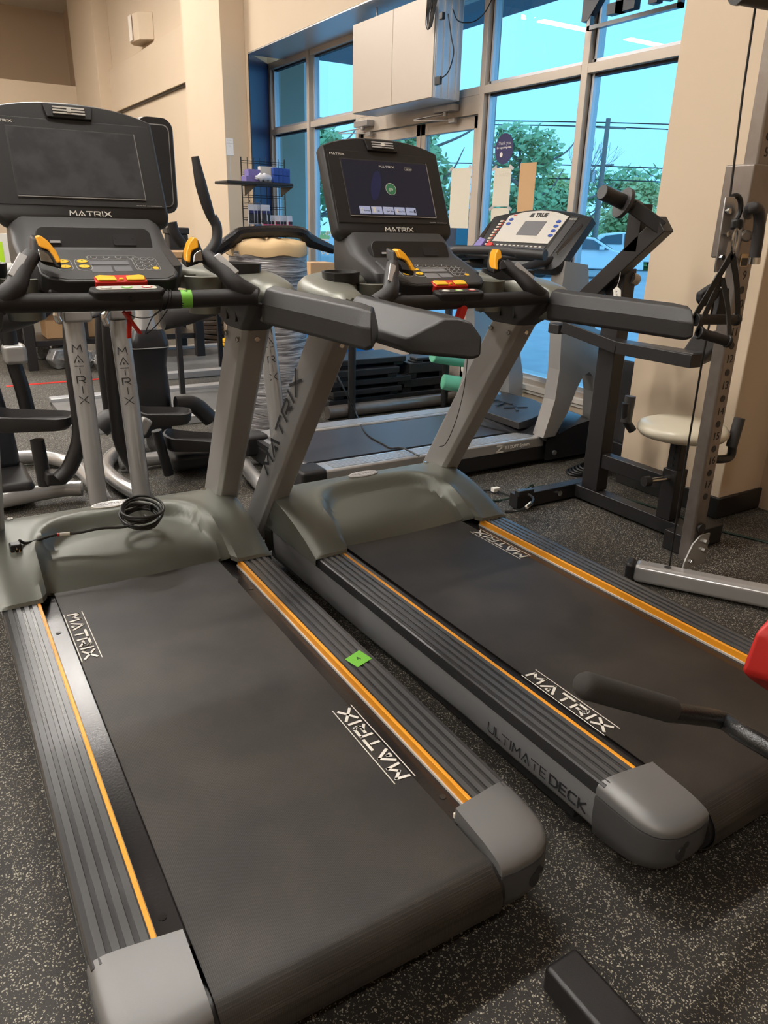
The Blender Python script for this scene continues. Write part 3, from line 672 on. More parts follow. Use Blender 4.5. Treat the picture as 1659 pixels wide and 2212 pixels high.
    for sx in (-1, 1): mkcyl('bolt', (sx*.33, 1.70, .322), (sx*.33, 1.70, .334), .010, 'chrome', hood)
    # --- handle bar with control pod
    bar = mktube('handlebar', [(-.325, 1.072, 1.078), (-.30, 1.078, 1.078), (-.16, 1.100, 1.074), (0, 1.106, 1.072), (.16, 1.100, 1.074), (.30, 1.078, 1.078), (.325, 1.072, 1.078)], .0225, 'grip', t, seg=18)
    T = Fr((-.012, 1.108, 1.094), (1, 0, 0), (0, 1, .25))
    pod = mkplate('control_pod', T, [(-.095, -.010), (-.08, -.028), (.08, -.028), (.095, -.010), (.085, .016), (-.085, .016)], -.022, .012, 'grip', bar, bevel=.006, seg=3)
    mkplate('pod_plate', T, rrect(.148, .026, .010, 4, 0, -.003), .012, .0135, 'ltgrey' if not on else 'blk2', pod)
    for k, (cx, c) in enumerate(((-.050, 'ltgrey'), (.0, 'green'), (.050, 'red'))):
        mkplate('pod_button', T, ell(.014, .0075, 20, cx, -.003), .0134, .0146, c, pod); mkplate('pod_button', T, ell(.010, .005, 20, cx, -.003), .0146, .0150, 'white', pod)
    mkcyl('key_socket', (-.010, 1.086, 1.082), (-.010, 1.078, 1.080), .006, 'gloss', pod)
    # --- console body
    cx = -.027
    rings = []
    for (z, y0, y1, hw) in ((1.068, 1.24, 1.50, .16), (1.095, 1.20, 1.52, .19), (1.15, 1.22, 1.525, .205), (1.20, 1.36, 1.53, .205), (1.265, 1.435, 1.535, .200)):
        r = []
        for a, b in rrect(2*hw, y1-y0, .04, 4): r.append((cx+a, (y0+y1)/2+b, z))
        rings.append(r)
    bm = B(); loft(bm, rings); con = obj('console', bm, 'blk2', t, smooth=50)
    # recessed shelf panel
    T = Fr((cx, 1.352, 1.196), (1, 0, 0), (0, .42, .9))
    sh_ = mkplate('shelf_panel', T, rrect(.30, .072, .022, 5, 0, .01), -.02, .0125, 'blk', con, bevel=.003)
    mkplate('usb_port', T, rrect(.032, .020, .003, 2, -.105, .008), .0125, .0145, 'dark', sh_); mkplate('usb_port', T, rrect(.026, .006, .001, 2, -.105, .003), .0145, .016, 'greyp', sh_)
    pp = mkplate('port_cover', T, rrect(.060, .030, .004, 3, .075, .010), .0125, .0145, 'dark', sh_)
    for dx in (-.023, .023): mkplate('screw', T, ell(.0035, .0035, 12, .075+dx, .016), .0145, .0152, 'dark', pp)
    # keypad panel
    K = Fr((cx, 1.148, 1.122), (1, 0, 0), (0, .158, .068))
    kp = [(-.115, -.006), (-.155, .012), (-.172, .04), (-.168, .165), (.168, .165), (.172, .04), (.16, .012), (.135, -.006)]
    bm = B(); plate(bm, K, kp, -.050, 0); kb = obj('keypad', bm, 'blk', con, bevel=.006, seg=3)
    mkplate('keypad_face', K, [(a*.965, b*.93+.008) for a, b in kp], 0, .0012, 'blk2', kb, bevel=.001)
    mkbox('keypad_base', (cx-.16, 1.165, 1.062), (cx+.16, 1.32, 1.10), 'blk', con, bevel=.008)
    for gx in (-.108, -.062):
        bm = B(); plate(bm, K, rrect(.038, .062, .015, 5, gx, .078), .0012, .0018); bo = obj('button_ring', bm, 'greyp', kb, smooth=0)
        mkplate('button_ring', K, rrect(.0355, .0595, .014, 5, gx, .078), .0018, .0022, 'blk2', bo)
        for gy in (.065, .093): mkplate('button', K, ell(.0135, .0085, 22, gx, gy), .0022, .0042, 'yellow', kb, bevel=.0006); 
        text('button_mark', '+', K @ Matrix.Translation((gx, .093, .0044)), .012, 'dark', kb); text('button_mark', '-', K @ Matrix.Translation((gx, .065, .0044)), .012, 'dark', kb)
    bm = B(); plate(bm, K, rrect(.128, .021, .010, 4, .018, .117), .0012, .0018); bo = obj('button_ring', bm, 'greyp', kb, smooth=0); mkplate('button_ring', K, rrect(.1255, .0185, .009, 4, .018, .117), .0018, .0022, 'blk2', bo)
    for k in range(4):
        mkplate('button', K, ell(.0085, .0068, 18, -.028+k*.031, .117), .0022, .0028, 'greyp', kb); mkplate('button', K, ell(.0072, .0056, 18, -.028+k*.031, .117), .0028, .0034, 'blk', kb)
    mkplate('lcd', K, rrect(.108, .020, .002, 2, .0, .088), .0012, .0020, 'lcd', kb)
    mkplate('instruction_label', K, rrect(.052, .032, .002, 2, -.022, .052), .0012, .0018, 'lcd', kb); mkplate('instruction_label', K, rrect(.044, .026, .002, 2, .032, .054), .0012, .0018, 'lcd', kb)
    bm = B(); plate(bm, K, rrect(.064, .070, .010, 4, .098, .082), .0012, .0016); bo = obj('button_ring', bm, 'greyp', kb, smooth=0); mkplate('button_ring', K, rrect(.062, .068, .009, 4, .098, .082), .0016, .0020, 'blk2', bo)
    for r in range(4):
        for c in range(3):
            gx, gy = .079+c*.019, .108-r*.0175
            last = (r == 3 and c == 2)
            mkplate('button', K, ell(.0085, .0068, 16, gx, gy), .0020, .0025, 'yellow' if last else 'greyp', kb)
            if not last: mkplate('button', K, ell(.0072, .0056, 16, gx, gy), .0025, .0030, 'blk', kb)
    # emergency stop bar
    es = thing_part('stop_bar', t); 
    T = Fr((-.015, 1.152, 1.113), (1, 0, 0), (0, .9, .35))
    eb = mkplate('stop_bar', T, [(-.064, -.018), (.064, -.018), (.066, .012), (.054, .024), (-.054, .024), (-.066, .012)], -.012, .012, 'red', con, bevel=.004, seg=3)
    for s in (-1, 1):
        pts = [(s*.012, -.014), (s*.058, -.014), (s*.061, .008), (s*.050, .014), (s*.014, .008)]
        mkplate('stop_grip', T, pts if s > 0 else pts[::-1], .012, .017, 'yellow', eb, bevel=.003)
    mkplate('stop_grip', T, rrect(.010, .008, .001, 2, 0, -.006), .012, .016, 'yellow', eb, bevel=.001)
    # --- display
    D = Fr((cx+.003, 1.437, 1.262), (1, 0, 0), (0, .3985, .917))
    def outline(hw, v0, vt, rise, rb, inset=0):
        P = []
        for k in range(6):
            a = radians(180+90*k/5); P.append((-hw+rb+rb*cos(a), v0+rb+rb*sin(a)))
        for k in range(6):
            a = radians(270+90*k/5); P.append((hw-rb+rb*cos(a), v0+rb+rb*sin(a)))
        for k in range(13):
            u = 1-2*k/12; P.append((hw*u*(.985 if abs(u) == 1 else 1), vt+rise*(1-abs(u)**2.4)))
        return P
    bm = B()
    lay = [(.216, .010, .275, .036, .03, -.062), (.226, -.012, .283, .040, .03, -.045), (.230, -.018, .286, .040, .03, -.02), (.228, -.012, .286, .038, .03, -.003), (.223, -.006, .283, .036, .03, 0.002)]
    rg = []
    for (hw, v0, vt, ri, rb, n_) in lay: rg.append([D @ V(a, b, n_) for a, b in outline(hw, v0, vt, ri, rb)])
    loft(bm, rg); ds = obj('display', bm, 'blk', con, smooth=40)
    mkplate('display_bezel', D, [(-.218, .034), (.218, .034), (.212, .272), (-.212, .272)], .002, .004, 'blk', ds, bevel=.002)
    mkplate('screen_frame', D, [(-.170, .056), (.170, .056), (.170, .246), (-.170, .246)], .004, .0052, 'blk2', ds, bevel=.0008)
    scr = mkplate('screen', D, [(-.166, .060), (.166, .060), (.166, .242), (-.166, .242)], .0050, .0058, 'screen_on' if on else 'screen_off', ds, smooth=0)
    bm = B(); wv = .0016
    for (a, b, c, d_) in ((-.169, .055, .169, .0575), (.1675, .055, .1695, .246)): box(bm, (a, b, .0052), (c, d_, .0062), T=D)
    obj('screen_rim', bm, 'silver_l', ds, smooth=0)
    if on:
        stroke_text('screen_lettering', 'MATRIX', D @ Matrix.Translation((-.026, .222, .0058)), .0065, 'white', scr, wt=.18, gap=.4, z=.0003, sx=1.2)
        g = mkplate('go_button', D, ell(.0205, .0205, 36, .004, .150), .0058, .0062, 'white', scr, smooth=0); mkplate('go_button', D, ell(.0190, .0190, 36, .004, .150), .0062, .0065, mat('go_green', (.03, .10, .05), .3, emit=((.03, .13, .06), .5)), scr, smooth=0)
        text('screen_lettering', 'go', D @ Matrix.Translation((.004, .150, .0066)), .017, 'white', scr, z=.0002)
        bx = mkplate('screen_badge', D, rrect(.030, .010, .004, 4, .088, .222), .0058, .0061, 'white', scr, smooth=0); mkplate('screen_badge', D, rrect(.0286, .0086, .0036, 4, .088, .222), .0061, .0063, 'dark', bx, smooth=0)
        text('screen_lettering', 'Apple Watch', D @ Matrix.Translation((.091, .222, .0064)), .0046, 'white', bx, z=.0002)
        mkplate('screen_glow', D, [(p[0]*.8-.052, p[1]) for p in [(q[0]*cos(-.45)-q[1]*sin(-.45), q[0]*sin(-.45)+q[1]*cos(-.45)+.160) for q in ell(.022, .055, 26)]], .0058, .0060, 'glow', scr, smooth=0)
        for k in range(5):
            gx = -.112+k*.045; tl_ = mkplate('screen_tile', D, rrect(.041, .025, .001, 2, gx, .076), .0058, .0062, 'tile', scr, smooth=0)
            text('screen_lettering', ('Running', 'Go', 'Heart Rate', 'Fitness Test', 'SPRINT 8')[k], D @ Matrix.Translation((gx+.006, .074, .0064)), .0062, 'dark', tl_, z=.0002)
            if k == 0:
                bm = B()
                for a, b in (((-.012, .008), (-.012, -.001)), ((-.012, .006), (-.005, .002)), ((-.012, .006), (-.018, .001)), ((-.012, -.001), (-.006, -.010)), ((-.012, -.001), (-.018, -.010))): beam(bm, D @ V(gx+a[0], .076+a[1], .0064), D @ V(gx+b[0], .076+b[1], .0064), .0016, .0004, (0, -.917, .3985))
                obj('tile_icon', bm, 'white', tl_, smooth=0)
            elif k == 1: mkplate('tile_icon', D, [(gx-.018, .086), (gx-.002, .086), (gx-.006, .076), (gx-.002, .068), (gx-.016, .068), (gx-.012, .076)], .0062, .0064, 'white', tl_, smooth=0)
            elif k == 2:
                hp = [(gx-.002+.0007*16*sin(a)**3, .077+.0007*(13*cos(a)-5*cos(2*a)-2*cos(3*a)-cos(4*a))) for a in (2*pi*i/30 for i in range(30))]
                bm = B(); tube(bm, [D @ V(p[0], p[1], .0063) for p in hp], .0006, 4, 0, True); obj('tile_icon', bm, 'white', tl_, smooth=0)
            elif k == 3: mkplate('tile_icon', D, rrect(.008, .014, .001, 2, gx-.010, .076), .0062, .0064, 'white', tl_, smooth=0)
            else: mkplate('tile_icon', D, rrect(.006, .012, .002, 2, gx+.015, .076), .0064, .0066, 'dark', tl_, smooth=0)
    lt = .0125
    stroke_text('display_lettering', 'MATRIX', D @ Matrix.Translation((-.046, .008, .002)), lt, 'white', ds, wt=.20, gap=.40, z=.0012, sx=1.15)
    stroke_text('display_lettering', 'MATRIX', D @ Matrix.Translation((-.203, .256, .004)), .0060, 'white', ds, wt=.20, gap=.40, z=.0006, sx=1.15)
    text('display_lettering', '1.866.693.4863   www.matrixfitness.com', D @ Matrix.Translation((.175, .040, .0042)), .0045, 'greyp', ds, z=.0002)
    vt_ = mkplate('vent', D, [(-.058, .276), (.058, .276), (.066, .315), (-.066, .315)], -.01, .010, 'blk', ds, bevel=.003)
    mkplate('vent_mouth', D, rrect(.088, .024, .003, 3, 0, .2955), .010, .0112, 'dark', vt_)
    for k in range(3): mkplate('vent_slat', D, rrect(.084, .0042, .001, 2, 0, .2875+.0078*k), .0108, .0135, 'ltgrey' if not on else 'greyp', vt_, smooth=0)
    mkplate('vent_tab', D, rrect(.012, .010, .002, 2, 0, .2955), .0125, .0165, 'ltgrey' if not on else 'white', vt_)
    # --- safety clip and lanyard hanging below the bar
    if on:
        T = Fr((-.008, 1.082, 1.040), (.92, -.30, -.25), (-.20, 0, 1))
        cl = mkplate('safety_clip', T, rrect(.020, .058, .009, 5, .0, -.006), -.004, .004, 'red', bar, bevel=.002); mkplate('safety_clip', T, rrect(.018, .050, .008, 4, -.008, -.010), -.014, -.007, 'red', cl, bevel=.002)
        mktube('clip_ring', [(.013+.011*cos(a), 1.078, .972+.011*sin(a)) for a in (2*pi*k/18 for k in range(18))], .0008, 'chrome', bar, seg=6, smooth=0, closed=True)
        mktube('lanyard', [(.013, 1.078, .960), (.016, 1.075, .90), (.010, 1.075, .80), (-.010, 1.08, .70), (-.03, 1.10, .62), (-.035, 1.13, .60)], .0014, 'cable', bar, seg=6)
    else:
        bm = B(); beam(bm, (-.020, 1.128, 1.045), (.022, 1.150, .985), .012, .008); beam(bm, (-.006, 1.130, 1.045), (-.008, 1.150, .975), .012, .008); cl = obj('safety_clip', bm, 'red', bar, bevel=.002)
        for k, dx in enumerate((.068, .080, .087)):
            mktube('lanyard', [(dx+.012*sin(k)*sin(a), 1.104+.0245*cos(a), 1.073+.0245*sin(a)) for a in (2*pi*j/20 for j in range(20))], .0016, 'cable', bar, seg=6, smooth=0, closed=True)
        mktube('lanyard', [(.085, 1.10, 1.048), (.06, 1.12, 1.01), (.035, 1.145, .985), (.05, 1.12, 1.03), (.068, 1.10, 1.05)], .0014, 'cable', bar, seg=6)
        mktube('lanyard', [(.068, 1.09, 1.05), (.04, 1.10, 1.032), (.01, 1.12, 1.03), (-.01, 1.13, 1.04)], .0014, 'cable', bar, seg=6)
        P = [V(.122, 1.1035, 1.0738), V(.150, 1.1005, 1.0740)]
        tp = mktube('tape_band', [P[0]+(P[1]-P[0])*0, P[1]], .0232, 'green', bar, seg=24, smooth=0)
        text('tape_mark', '4', Fr((.136, 1.092, 1.0955), (0, 1, .4), (-1, 0, 0)), .014, 'dark', tp, z=.0003)
        T = Fr((.366, .560, .2140), (.94, .33, 0), (-.33, .94, 0))
        tp = mkplate('tape_label', T, [(-.032, -.026), (.024, -.026), (.032, .026), (-.026, .024)], 0, .0006, 'green', t, smooth=0)
        text('tape_mark', '4', T @ Matrix.Translation((0, 0, .0008)), .022, 'dark', tp, z=.0002)
    return t
def thing_part(*a): return None
T1 = treadmill(0.47415, 0.90317, radians(-.7367), 1.010, 'treadmill in front at left with dark dusty screen and green tape on its bar', False)
T2 = treadmill(1.46775, 0.80198, radians(.529), .991, 'treadmill at right with lit screen showing a green go button', True)
def tw(p):     # local point of the left treadmill in the room
    return T1m @ V(p)
T1m = Matrix.Translation((0.47415, 0.90317, 0)) @ Matrix.Rotation(radians(-.7367), 4, 'Z') @ Matrix.Diagonal((1, 1, 1.01, 1))

# coiled power cord on the hood
t = thing('coiled_cable', 'coiled black power cord with plug lying on the left treadmill hood', 'power cord', tw((.055, 1.54, .325)), 0)
L_ = lambda p: V(p)-V(t.location)
bm = B()
for k in range(6):
    r = .058+.006*(k % 3); c = (.055+.002*k, 1.535-.001*k)
    P = [L_(tw((c[0]+r*cos(a), c[1]+r*.92*sin(a), .318+.0085*k+.016*sin(a)+.004*sin(2*a+k)))) for a in (2*pi*j/26 for j in range(26))]
    tube(bm, P, .0046, 8, 0, True)
bmesh.ops.remove_doubles(bm, verts=bm.verts, dist=1e-6)
ring = obj('coil', bm, 'cable', t)
mktube('lead', [L_(tw(p)) for p in ((.045, 1.715, .33), (.062, 1.66, .345), (.085, 1.60, .345), (.10, 1.565, .345))], .0046, 'cable', t, seg=8)
mktube('lead', [L_(tw(p)) for p in ((.09, 1.50, .335), (.05, 1.487, .335), (-.01, 1.492, .318), (-0.08, 1.5, 0.324), (-0.15, 1.51, 0.318), (-0.22, 1.52, 0.32), (-.30, 1.512, .312), (-0.325, 1.505, 0.328))], .0048, 'cable', t, seg=8)
mkcyl('warning_tag', L_(tw((-.205, 1.518, .3195))), L_(tw((-.175, 1.514, .3185))), .0058, 'white', t)
mkcyl('warning_tag', L_(tw((-.212, 1.519, .320))), L_(tw((-.207, 1.518, .3196))), .0058, 'red', t)
for a in ((.10, 1.565, .345), (.062, 1.487, .337)): mkbox('cable_tie', L_(tw(a))-V(.004, .01, .012), L_(tw(a))+V(.004, .01, .012), 'cable', t, bevel=.002)
pc = L_(tw((-.335, 1.495, .312)))
pg = mkbox('plug', pc-V(.020, .018, .012), pc+V(.014, .016, .014), 'cable', t, bevel=.005)
for dx in (-.009, .003): mkbox('prong', pc+V(dx, -.036, -.004), pc+V(dx+.0015, -.016, .003), 'chrome', pg)
mkcyl('prong', pc+V(-.003, -.036, .007), pc+V(-.003, -.016, .007), .0022, 'chrome', pg, seg=8)

# ================================================================= FAR TREADMILL (cream console), runs toward the window
t = thing('treadmill', 'far treadmill with cream console and arched grey uprights facing the window', 'treadmill', (1.45, 3.0, 0))
o = V(t.location)
def q(x, y, z): return (x-1.45, y-3.0, z)
mkbox('base', q(1.50, 3.03, .02), q(3.40, 3.84, .13), 'frame', t, bevel=.02)
mkbox('deck', q(1.50, 3.18, .13), q(3.0, 3.72, .155), 'blk', t)
prof = [(3.0, .165), (1.56, .165)]+[(1.56-.048*sin(a), .117+.048*cos(a)) for a in (pi*k/10 for k in range(1, 11))]+[(3.0, .069)]
bm = B(); loft(bm, [[q(x, yy, z) for x, z in prof] for yy in (3.20, 3.70)], cap=True); obj('running_belt', bm, mat('grey_belt', (.035, .036, .042), .38), t, smooth=40)
for (y0, y1) in ((3.03, 3.17), (3.73, 3.86)):
    bm = B(); box(bm, q(1.50, y0, .10), q(2.98, y1, .170)); rr = obj('side_rail', bm, 'silver_l', t, bevel=.012, seg=3)
    bm = B()
    for k in range(9): box(bm, q(1.62, y0+.02+.011*k, .170), q(2.9, y0+.026+.011*k, .1725))
    obj('tread_strip', bm, 'alu_b', rr, smooth=0)
    mkbox('end_cap', q(1.44, y0-.005, .06), q(1.58, y1+.005, .178), 'blk', t, bevel=.02)
T = Fr(q(2.62, 3.027, .130), (1, 0, 0), (0, 0, 1))
lt = stroke_text('rail_lettering', 'Z', T @ Matrix.Translation((0, -.015, 0)), .040, 'white', rr, wt=.2, z=.001, sx=1.1); text('rail_lettering', '8.1 SOFT System', T @ Matrix.Translation((.15, .006, 0)), .026, 'white', rr, z=.0008)
# motor cover
NX = 26; bm = B(); G = []
for i in range(NX+1):
    X = 2.96+.46*i/NX; u = i/NX; col = []
    for j in range(21):
        y = 3.0+.88*j/20; w = j/10-1
        front = 2.86+.0*w
        z = .175+.085*sin(pi*min(1, u*1.25)/2)-(.12*max(0, u-.75)/.25)*.6
        xx = X-.18*(1-w*w)*(1-u)
        col.append(bm.verts.new(q(xx, y, z-.03*abs(w)**6)))
    G.append(col)
for i in range(NX):
    for j in range(20): bm.faces.new((G[i][j], G[i+1][j], G[i+1][j+1], G[i][j+1]))
def sk(line, zz):
    low = [bm.verts.new((v.co.x, v.co.y, zz)) for v in line]
    for a in range(len(line)-1): bm.faces.new((line[a], line[a+1], low[a+1], low[a]))
sk([c[0] for c in G], .03); sk([c[-1] for c in G], .03); sk(G[-1], .03); sk(G[0], .165)
mc = obj('motor_cover', bm, mat('satin_black', (.02, .02, .022), .25), t, smooth=40)
pl = []
for k in range(25):
    a = pi*k/24; pl.append((2.86+.36*sin(a)**.8, 3.44-.31*cos(a)))
bm = B(); bot = [q(a, b, .196) for a, b in pl]; loft(bm, [bot, [q(a, b, .235+.045*(a-2.86)/.36) for a, b in pl]]); pt = obj('cover_plate', bm, 'blk2', t, bevel=.004)
T = Fr(q(2.95, 3.62, .2535), (.15, -1, 0), (1, .15, .12)); stroke_text('cover_lettering', 'ZTX', T, .085, 'dark', pt, wt=.2, gap=.2, z=.004, sx=1.0)
mkcyl('tow_loop', q(3.03, 3.02, .07), q(3.03, 2.99, .07), .014, 'galv', t)
# arched uprights
def archside(yc):
    out = [(2.93, .17), (3.02, .17), (3.10, .30), (3.145, .42), (3.19, .50), (3.235, .52), (3.27, .49), (3.30, .40), (3.315, .27), (3.33, .17), (3.44, .17), (3.43, .35), (3.38, .52), (3.27, .70), (3.18, .88), (3.125, 1.10), (2.96, 1.12), (2.95, .95), (2.985, .75), (3.0, .55), (2.99, .38), (2.96, .27)]
    return out
for yc in (3.04, 3.80):
    bm = B(); poly(bm, [q(a, yc-.045, b) for a, b in archside(yc)], (0, .09, 0)); bmesh.ops.recalc_face_normals(bm, faces=bm.faces); bmesh.ops.triangulate(bm, faces=[f for f in bm.faces if len(f.verts) > 4]); obj('arched_upright', bm, 'silver', t, smooth=0)
    mkbox('foot_bracket', q(2.95, yc-.04, .16), q(3.06, yc+.04, .22), 'blk', t, bevel=.01)
# console: tilted slab
C_ = Fr(q(2.955, 3.42, 1.125), (0, -1, 0), (.21, 0, .235))
def co2(w, h0, h1, rise, r):
    P = []
    for k in range(5): a = radians(180+90*k/4); P.append((-w+r+r*cos(a), h0+r+r*sin(a)))
    for k in range(5): a = radians(270+90*k/4); P.append((w-r+r*cos(a), h0+r+r*sin(a)))
    for k in range(11):
        u = 1-2*k/10; P.append((w*u*.97, h1+rise*(1-u*u)))
    return P
bm = B(); rg = [[C_ @ V(a, b, n) for a, b in co2(w, h0, h1, ri, .06)] for w, h0, h1, ri, n in ((.38, -.05, .25, .05, -.07), (.415, -.07, .28, .055, -.04), (.415, -.07, .28, .055, 0), (.395, -.055, .265, .055, .012))]
loft(bm, rg); cb = obj('console', bm, 'blk', t, smooth=45)
mkplate('console_face', C_, [(-.235, .085), (.235, .085), (.245, .275), (.12, .306), (0, .315), (-.12, .306), (-.245, .275)], .012, .017, 'ltgrey', cb, bevel=.003)
mkplate('lcd', C_, rrect(.175, .10, .004, 3, .02, .185), .017, .0185, 'lcd', cb)
T = C_ @ Matrix.Translation((.03, .278, .018)); text('console_lettering', 'TRUE', T, .040, 'dark', cb, z=.001, bold=.001)
mkplate('console_lettering', C_, [(-.065, .264), (-.030, .264), (-.036, .292), (-.056, .292)], .017, .0185, 'dark', cb)
text('console_lettering', 'HRC', C_ @ Matrix.Translation((-.19, .275, .018)), .016, 'red', cb)
for k in range(4): mkplate('console_button', C_, ell(.018, .010, 18, .20+.004*k, .235-.032*k), .017, .020, 'blue', cb)
for k in range(2): mkplate('console_button', C_, ell(.018, .010, 18, -.20, .245-.032*k), .017, .020, 'blue', cb)
mkplate('key_panel', C_, [(-.25, .0), (.23, .0), (.235, .07), (-.245, .07)], .012, .016, 'blk2', cb, bevel=.002)
for k, (gx, c, rx) in enumerate(((-.17, 'teal', .03), (-.09, 'white', .016), (-.055, 'white', .016), (.02, 'red', .035), (.095, 'white', .016), (.13, 'white', .016), (.19, 'blue', .026))): mkplate('console_button', C_, ell(rx, .016, 20, gx, .028), .016, .019, c, cb)
for k in range(12): mkplate('console_button', C_, rrect(.02, .008, .003, 2, -.20+.036*k, .060), .016, .018, 'ltgrey', cb)
bm = B()
for k in range(11): plate(bm, C_, rrect(.040, .011, .001, 2, -.275+.0*k, .02+.0215*k), .012, .0145)
obj('quick_chart', bm, 'paper', cb, smooth=0)
bm = B()
for k in range(11): plate(bm, C_, rrect(.012, .011, .001, 2, -.262, .02+.0215*k), .0145, .016)
obj('quick_chart', bm, 'red', cb, smooth=0)
mkplate('side_label', C_, [(.262, .0), (.318, .0), (.318, .27), (.262, .275)], .012, .015, 'blk2', cb)
text('side_lettering', 'TRUE HRC', C_ @ Matrix.Translation((.29, .255, .0155)), .012, 'white', cb)
mkplate('cup_well', C_, [(.335, .03), (.36, .02), (.385, .10), (.39, .22), (.375, .23), (.35, .15)], .010, .014, 'gloss', cb, bevel=.002)
mkplate('cup_well', C_, [(-.335, .03), (-.36, .02), (-.385, .10), (-.39, .22), (-.375, .23), (-.35, .15)], .010, .014, 'gloss', cb, bevel=.002)
mkplate('clear_pouch', C_, [(-.36, .0), (-.285, .0), (-.285, .085), (-.35, .10)], .014, .030, 'purple', cb, bevel=.003)
mktube('stop_cord', [C_ @ V(*p) for p in ((-.215, .045, .02), (-.26, .0, .06), (-.33, -.02, .05), (-.37, -.03, .02))], .003, 'cable', cb); mkplate('stop_key', C_, ell(.028, .020, 18, -.215, .045), .016, .034, 'red', cb, bevel=.003)
for yy in (3.09, 3.75): mktube('hand_rail', [q(3.05, yy, 1.13), q(2.85, yy, 1.10), q(2.62, yy, 1.04), q(2.50, yy, 1.0)], .024, 'grip', t)
mktube('pulse_bar', [q(2.90, 3.72, 1.13), q(2.78, 3.6, 1.13), q(2.76, 3.42, 1.13), q(2.78, 3.25, 1.13), q(2.90, 3.12, 1.13)], .020, 'grip', t)
# ================================================================= ELLIPTICALS (arms, links, pedals, tower)
def elliptical(label, mats, parts):
    pass
def rel(t, pts): return [V(p)-V(t.location) for p in pts]
def vletters(t, par, p0, p1, h, m='dark', off=(-.02, -.04, 0)):
    """MATRIX stacked downwards along a tube from p0 to p1"""
    p0, p1 = V(p0), V(p1); d = (p1-p0).normalized(); nrm = V(-.28, -.96, 0); nrm = (nrm-d*nrm.dot(d)).normalized(); x = (-d).cross(nrm).normalized()*-1
    if x.x < 0: x = -x
    T = Fr(p0+nrm*.0392, x, -d)
    return stroke_text('lettering', 'MATRIX', T, h, m, par, wt=.12, gap=.42, z=.0012, sx=1.0, vertical=True)
def pedal(name, t, c, ang, L=.19, Wd=.075):
    """foot pedal: shallow tray with a raised rim"""
    c = V(c); Tm = Matrix.Translation(c) @ Matrix.Rotation(ang, 4, 'Z')
    P = rrect(2*Wd, 2*L, .06, 5)
    def rimz(x, y): return .035+.035*max(0, y/L)**2
    bm = B()
    rg = [[Tm @ V(a*.86, b*.9, -.02) for a, b in P], [Tm @ V(a, b, 0) for a, b in P], [Tm @ V(a*1.05, b*1.03, rimz(a, b)) for a, b in P], [Tm @ V(a*.95, b*.97, rimz(a, b)+.003) for a, b in P], [Tm @ V(a*.88, b*.92, .012) for a, b in P], [Tm @ V(a*.3, b*.3, .010) for a, b in P]]
    loft(bm, rg); p = obj(name, bm, 'blk2', t, smooth=50)
    return p
# left machine
t = thing('elliptical_trainer', 'elliptical trainer at far left behind the left treadmill, its base partly cut by the frame', 'elliptical trainer', (.40, 3.9, 0))
a = mktube('rear_arm', rel(t, [(0.559,3.300,0.889), (0.567,3.300,0.525), (0.571,3.300,0.095)]), .040, 'silver_l', t, seg=20)
vletters(t, a, V((0.564,3.300,0.764))-V(t.location), V((0.570,3.300,0.485))-V(t.location), .030)
mktube('pedal_link', rel(t, [(0.577,3.420,0.950), (0.558,3.420,0.702), (0.557,3.420,0.501), (0.544,3.420,0.356), (0.487,3.420,0.235), (0.438,3.420,0.188)]), .035, 'frame', t, seg=16)
mkbox('arm_clamp', V((0.516,3.250,0.896))-V(t.location)-V(.0, 0, .015), V((0.626,3.380,0.930))-V(t.location), 'silver', t, bevel=.012)
mktube('clamp_latch', rel(t, [(0.490,3.200,0.894), (0.483,3.200,0.921), (0.498,3.200,0.955), (0.489,3.200,0.990)]), .014, 'chrome', t)
mkbeam('clamp_bracket', V((0.505,3.250,0.985))-V(t.location), V((0.500,3.250,0.879))-V(t.location), .03, .02, 'steel', t)
mkbeam('link_block', V((0.386,3.450,0.194))-V(t.location), V((0.463,3.450,0.186))-V(t.location), .08, .06, 'frame', t, bevel=.012)
mktube('pedal_strut', rel(t, [(0.381,3.500,0.356), (0.387,3.500,0.144)]), .03, 'frame', t, smooth=0)
pedal('foot_pedal', t, V((0.381,3.550,0.418))-V(t.location), radians(72), .165, .085)
mktube('floor_tube', rel(t, [(.18, 3.62, .06), (.45, 3.66, .06), (.56, 3.63, .06)]), .038, 'silver_l', t)
mktube('floor_tube', rel(t, [(.30, 4.36, .045), (.48, 4.30, .045), (.60, 4.08, .045), (.63, 3.75, .045), (.62, 3.40, .045)]), .038, 'silver_l', t, seg=18)
bm = B(); o_ = V(t.location)
loft(bm, [[V((x+dx, y+dy, z))-o_ for dx, dy in ((-w, -.1), (w, -.1), (w, .12), (-w, .12))] for x, y, z, w in ((.20, 4.0, .12, .14), (.20, 4.0, .30, .13), (.19, 4.02, .55, .11), (.17, 4.05, .80, .10))]); obj('drive_cover', bm, mat('navy_black_plastic', (.018, .020, .026), .35), t, bevel=.03, seg=4)
mkbox('base_cover', V((.10, 3.62, .02))-o_, V((.36, 4.0, .13))-o_, 'blk', t, bevel=.03)
mktube('swing_arm', rel(t, [(0.371,3.900,0.808), (0.376,3.900,0.638), (0.394,3.900,0.505), (0.405,3.900,0.380)]), .034, 'frame', t)
mkbox('swing_joint', V((0.353,3.850,0.626))-o_-V(.02, 0, 0), V((0.434,3.950,0.718))-o_, 'silver', t, bevel=.02)
bm = B(); P0 = V((0.274,3.700,0.856))-o_
rg = []
for k in range(9):
    u = k/8; c = V((0.256,3.700,0.856)).lerp(V((0.555,3.700,0.897)), u)-o_; s = .075*sqrt(max(.02, 1-u**2.2))
    rg.append([c+V(0, cos(a)*s*.9, sin(a)*s) for a in (2*pi*j/16 for j in range(16))])
loft(bm, rg); obj('side_shell', bm, 'blk2', t, smooth=60)
